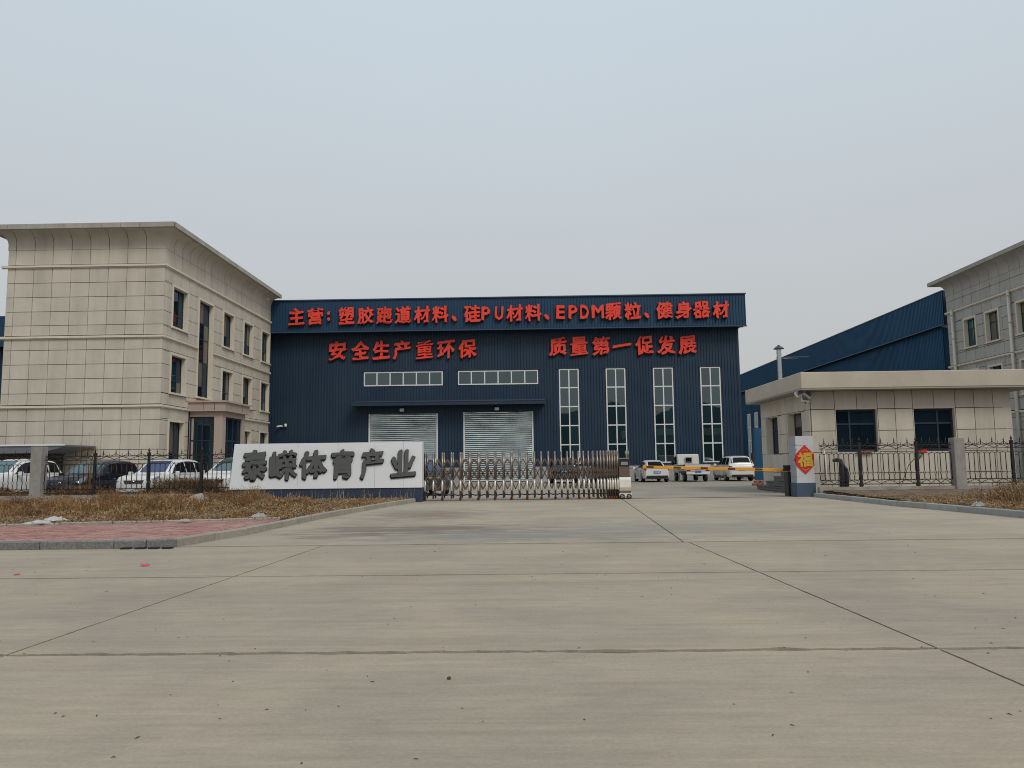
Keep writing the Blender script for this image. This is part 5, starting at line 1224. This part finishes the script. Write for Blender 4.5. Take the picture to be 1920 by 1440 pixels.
def placeRS(n):
    cx = rng.choice([12.75, 13.2, 13.7, 14.3, 15.0, 15.8, 14.6], n); x = rng.normal(cx, .28, n); y = rng.normal(20.9+.4*np.sin(cx*5), .65, n); k = (x > 12.1) & (y < 27.7); return x[k], y[k], np.full(k.sum(), .13), None
blades('dry_weeds', 'leggy brown weeds standing on the verge before the right end of the fence', 6500, placeRS, lambda x, y, n: rng.uniform(.12, .60, n)*np.clip((x-11.9)/1.2, .3, 1.05), (.003, .007), .45, 1.7, p=[.16, .32, .08, .26, .14, .04], leafsize=.03)
def placeB(n):
    x = rng.uniform(-24, -10.6, n); y = rng.uniform(29.4, 30.6, n); return x, y, np.full(n, .1), None
blades('dry_weeds', 'dark brown dead plants between the left fence and the parked cars', 24000, placeB, lambda x, y, n: rng.uniform(.15, .60, n)*(.75+.3*np.sin(x*1.7)), (.004, .010), .35, 1.2, p=[.12, .32, .05, .34, .14, .03], leafsize=.04)
def placeN(n):
    x = rng.uniform(-10.5, -4.0, n); y = rng.uniform(27.2, 27.52, n); return x, y, np.full(n, .15), None
blades('dry_weeds', 'sparse dry stalks standing against the navy base of the sign wall', 130, placeN, lambda x, y, n: rng.uniform(.08, .45, n), (.003, .006), .35, .5, p=[.3, .1, .4, .1, 0, .1])
# green-brown low shrubs behind the fence
def placeG(n):
    cx = rng.choice([-14.0, -13.3, -12.7], n); x = rng.normal(cx, .35, n); y = rng.normal(30.2, .25, n); return x, y, np.full(n, .1), None
blades('low_shrub', 'dark twiggy shrub between the fence and the white hatchback', 5000, placeG, lambda x, y, n: rng.uniform(.3, .85, n), (.003, .007), .4, 1.6, p=[0, .3, 0, .6, .1, 0], leafsize=.04)
# tall bare stems behind the fence
for i, (px, top) in enumerate(((146, 842), (152, 830), (163, 822), (170, 812), (176, 806), (181, 820), (186, 828), (158, 838))):
    a = at(px, 925, 30.9); b = at(px+random.uniform(-4, 4), top, 30.9); m_ = a.lerp(b, .5)+Vector((random.uniform(-.05, .05), 0, 0)); a.z = 0
    mb = MB(); mb.tube([a, m_, b], [.010, .008, .003], 4)
    for f in (.5, .65, .8): q = a.lerp(b, f); mb.tube([q, q+Vector((random.uniform(-.12, .12), 0, .18))], [.005, .002], 3)
    mb.build('dead_weed', M['weed1'], None, label=['leftmost', 'second from the left', 'fourth from the left', 'fifth from the left', 'sixth from the left and tallest', 'second from the right', 'rightmost', 'third from the left'][i]+' of the tall bare weeds rising behind the left fence', cat='dead plant', group='tall dead stems behind the left fence')
mb = MB(); a = at(167, 915, 29.6); mb.tube([(a.x-.02, 29.6, 0), (a.x+.0, 29.6, .9), (a.x+.05, 29.6, 1.5), (a.x+.12, 29.6, 1.95)], [.04, .035, .03, .012], 6)
mb.build('dead_sapling', M['weed1'], None, label='thin brown dead sapling trunk behind the fence beside the dark SUV', cat='sapling')
# crumpled plastic sheets and rubble
def crumple(cx, cy, sx_, sy_, h_, m_, label, name, cat, seed):
    n = 16; vs = []; rr = random.Random(seed)
    for j in range(n+1):
        for i in range(n+1):
            u, v = i/n*2-1, j/n*2-1; r_ = 1+.35*mn.noise(Vector((u*2+seed, v*2, 0)))
            e_ = max(0, 1-max(abs(u), abs(v))**2); vs.append((cx+u*sx_*r_, cy+v*sy_*r_, .16+h_*(e_*(.5+.9*abs(mn.noise(Vector((u*3+seed, v*3, 2)))))+.12*rr.random())))
    mb = MB(); mb.add(vs, [(j*(n+1)+i, j*(n+1)+i+1, (j+1)*(n+1)+i+1, (j+1)*(n+1)+i) for j in range(n) for i in range(n)]); mb.build(name, m_, None, label=label, cat=cat)
g1 = gr(72, 981, .16); g2 = gr(102, 976, .16)
crumple(g1.x, g1.y, .22, .16, .07, M['plastic'], 'crumpled white plastic sheet lying on the left verge, lower piece', 'plastic_sheet', 'litter', 1)
crumple(g2.x, g2.y, .20, .20, .10, M['plastic'], 'crumpled white plastic sheet heaped on the left verge, upper piece', 'plastic_sheet', 'litter', 2)
g = gr(485, 968, .18); crumple(g.x, g.y, .15, .2, .10, M['stepside'], 'pale grey lump of rubble on the verge near the driveway kerb', 'rubble', 'rubble', 5)
g = gr(345, 975, .18); crumple(g.x, g.y, .13, .15, .05, M['stepside'], 'flat pale rubble piece among the weeds above the brick pavement', 'rubble', 'rubble', 6)
g = gr(395, 934, .2); crumple(g.x, g.y-1, .35, .5, .26, M['concrete'], 'grey broken concrete lump by the left fence wall near the sign', 'rubble', 'rubble', 7)
g = gr(1835, 950, .15); crumple(g.x, g.y, .12, .15, .13, M['stepside'], 'pale fluffy clump on the right verge beside the leggy weeds', 'rubble', 'rubble', 8)
# specks on the road
mb = MB(); rr = random.Random(11)
for k in range(230):
    Y_ = rr.uniform(3.4, 14); X2 = rr.uniform(-.72, .72)*Y_; s_ = rr.uniform(.003, .0085); a_ = rr.uniform(0, 3.14); c_, n_ = math.cos(a_), math.sin(a_); l_ = s_*rr.uniform(1, 3)
    mb.add([(X2-c_*l_, Y_-n_*l_, .002), (X2+n_*s_*.6, Y_-c_*s_*.6, .004), (X2+c_*l_, Y_+n_*l_, .003), (X2-n_*s_*.5, Y_+c_*s_*.5, .004+s_*.5)], [(0, 1, 2, 3)])
mb.build('grit', M['wood'], None, kind='stuff', label='small dark grit and leaf scraps scattered over the road slabs')
def scrap(px, py, s_, m_, label, cat='litter'):
    g = gr(px, py); mb = MB(); vs = []
    for k in range(9): a_ = k*.7; vs.append((g.x+s_*math.cos(a_)*random.uniform(.5, 1), g.y+s_*math.sin(a_)*random.uniform(.5, 1), .003+random.uniform(0, s_*.35)))
    mb.add(vs, [tuple(range(9))]); mb.build('scrap', m_, None, label=label, cat=cat)
scrap(272, 1061, .09, M['redp'], 'red paper scrap on the road below the kerb drain slots'); scrap(33, 1078, .05, M['redp'], 'tiny red paper scrap on the road at the left edge')
g = gr(842, 1274); mb = MB(); mb.lathe([(.008, 0), (.013, .006), (.011, .015), (.003, .018)], (g.x, g.y, 0), n=8); mb.build('pebble', M['weed3'], None, label='dark pebble alone on the foreground slab left of centre', cat='pebble')
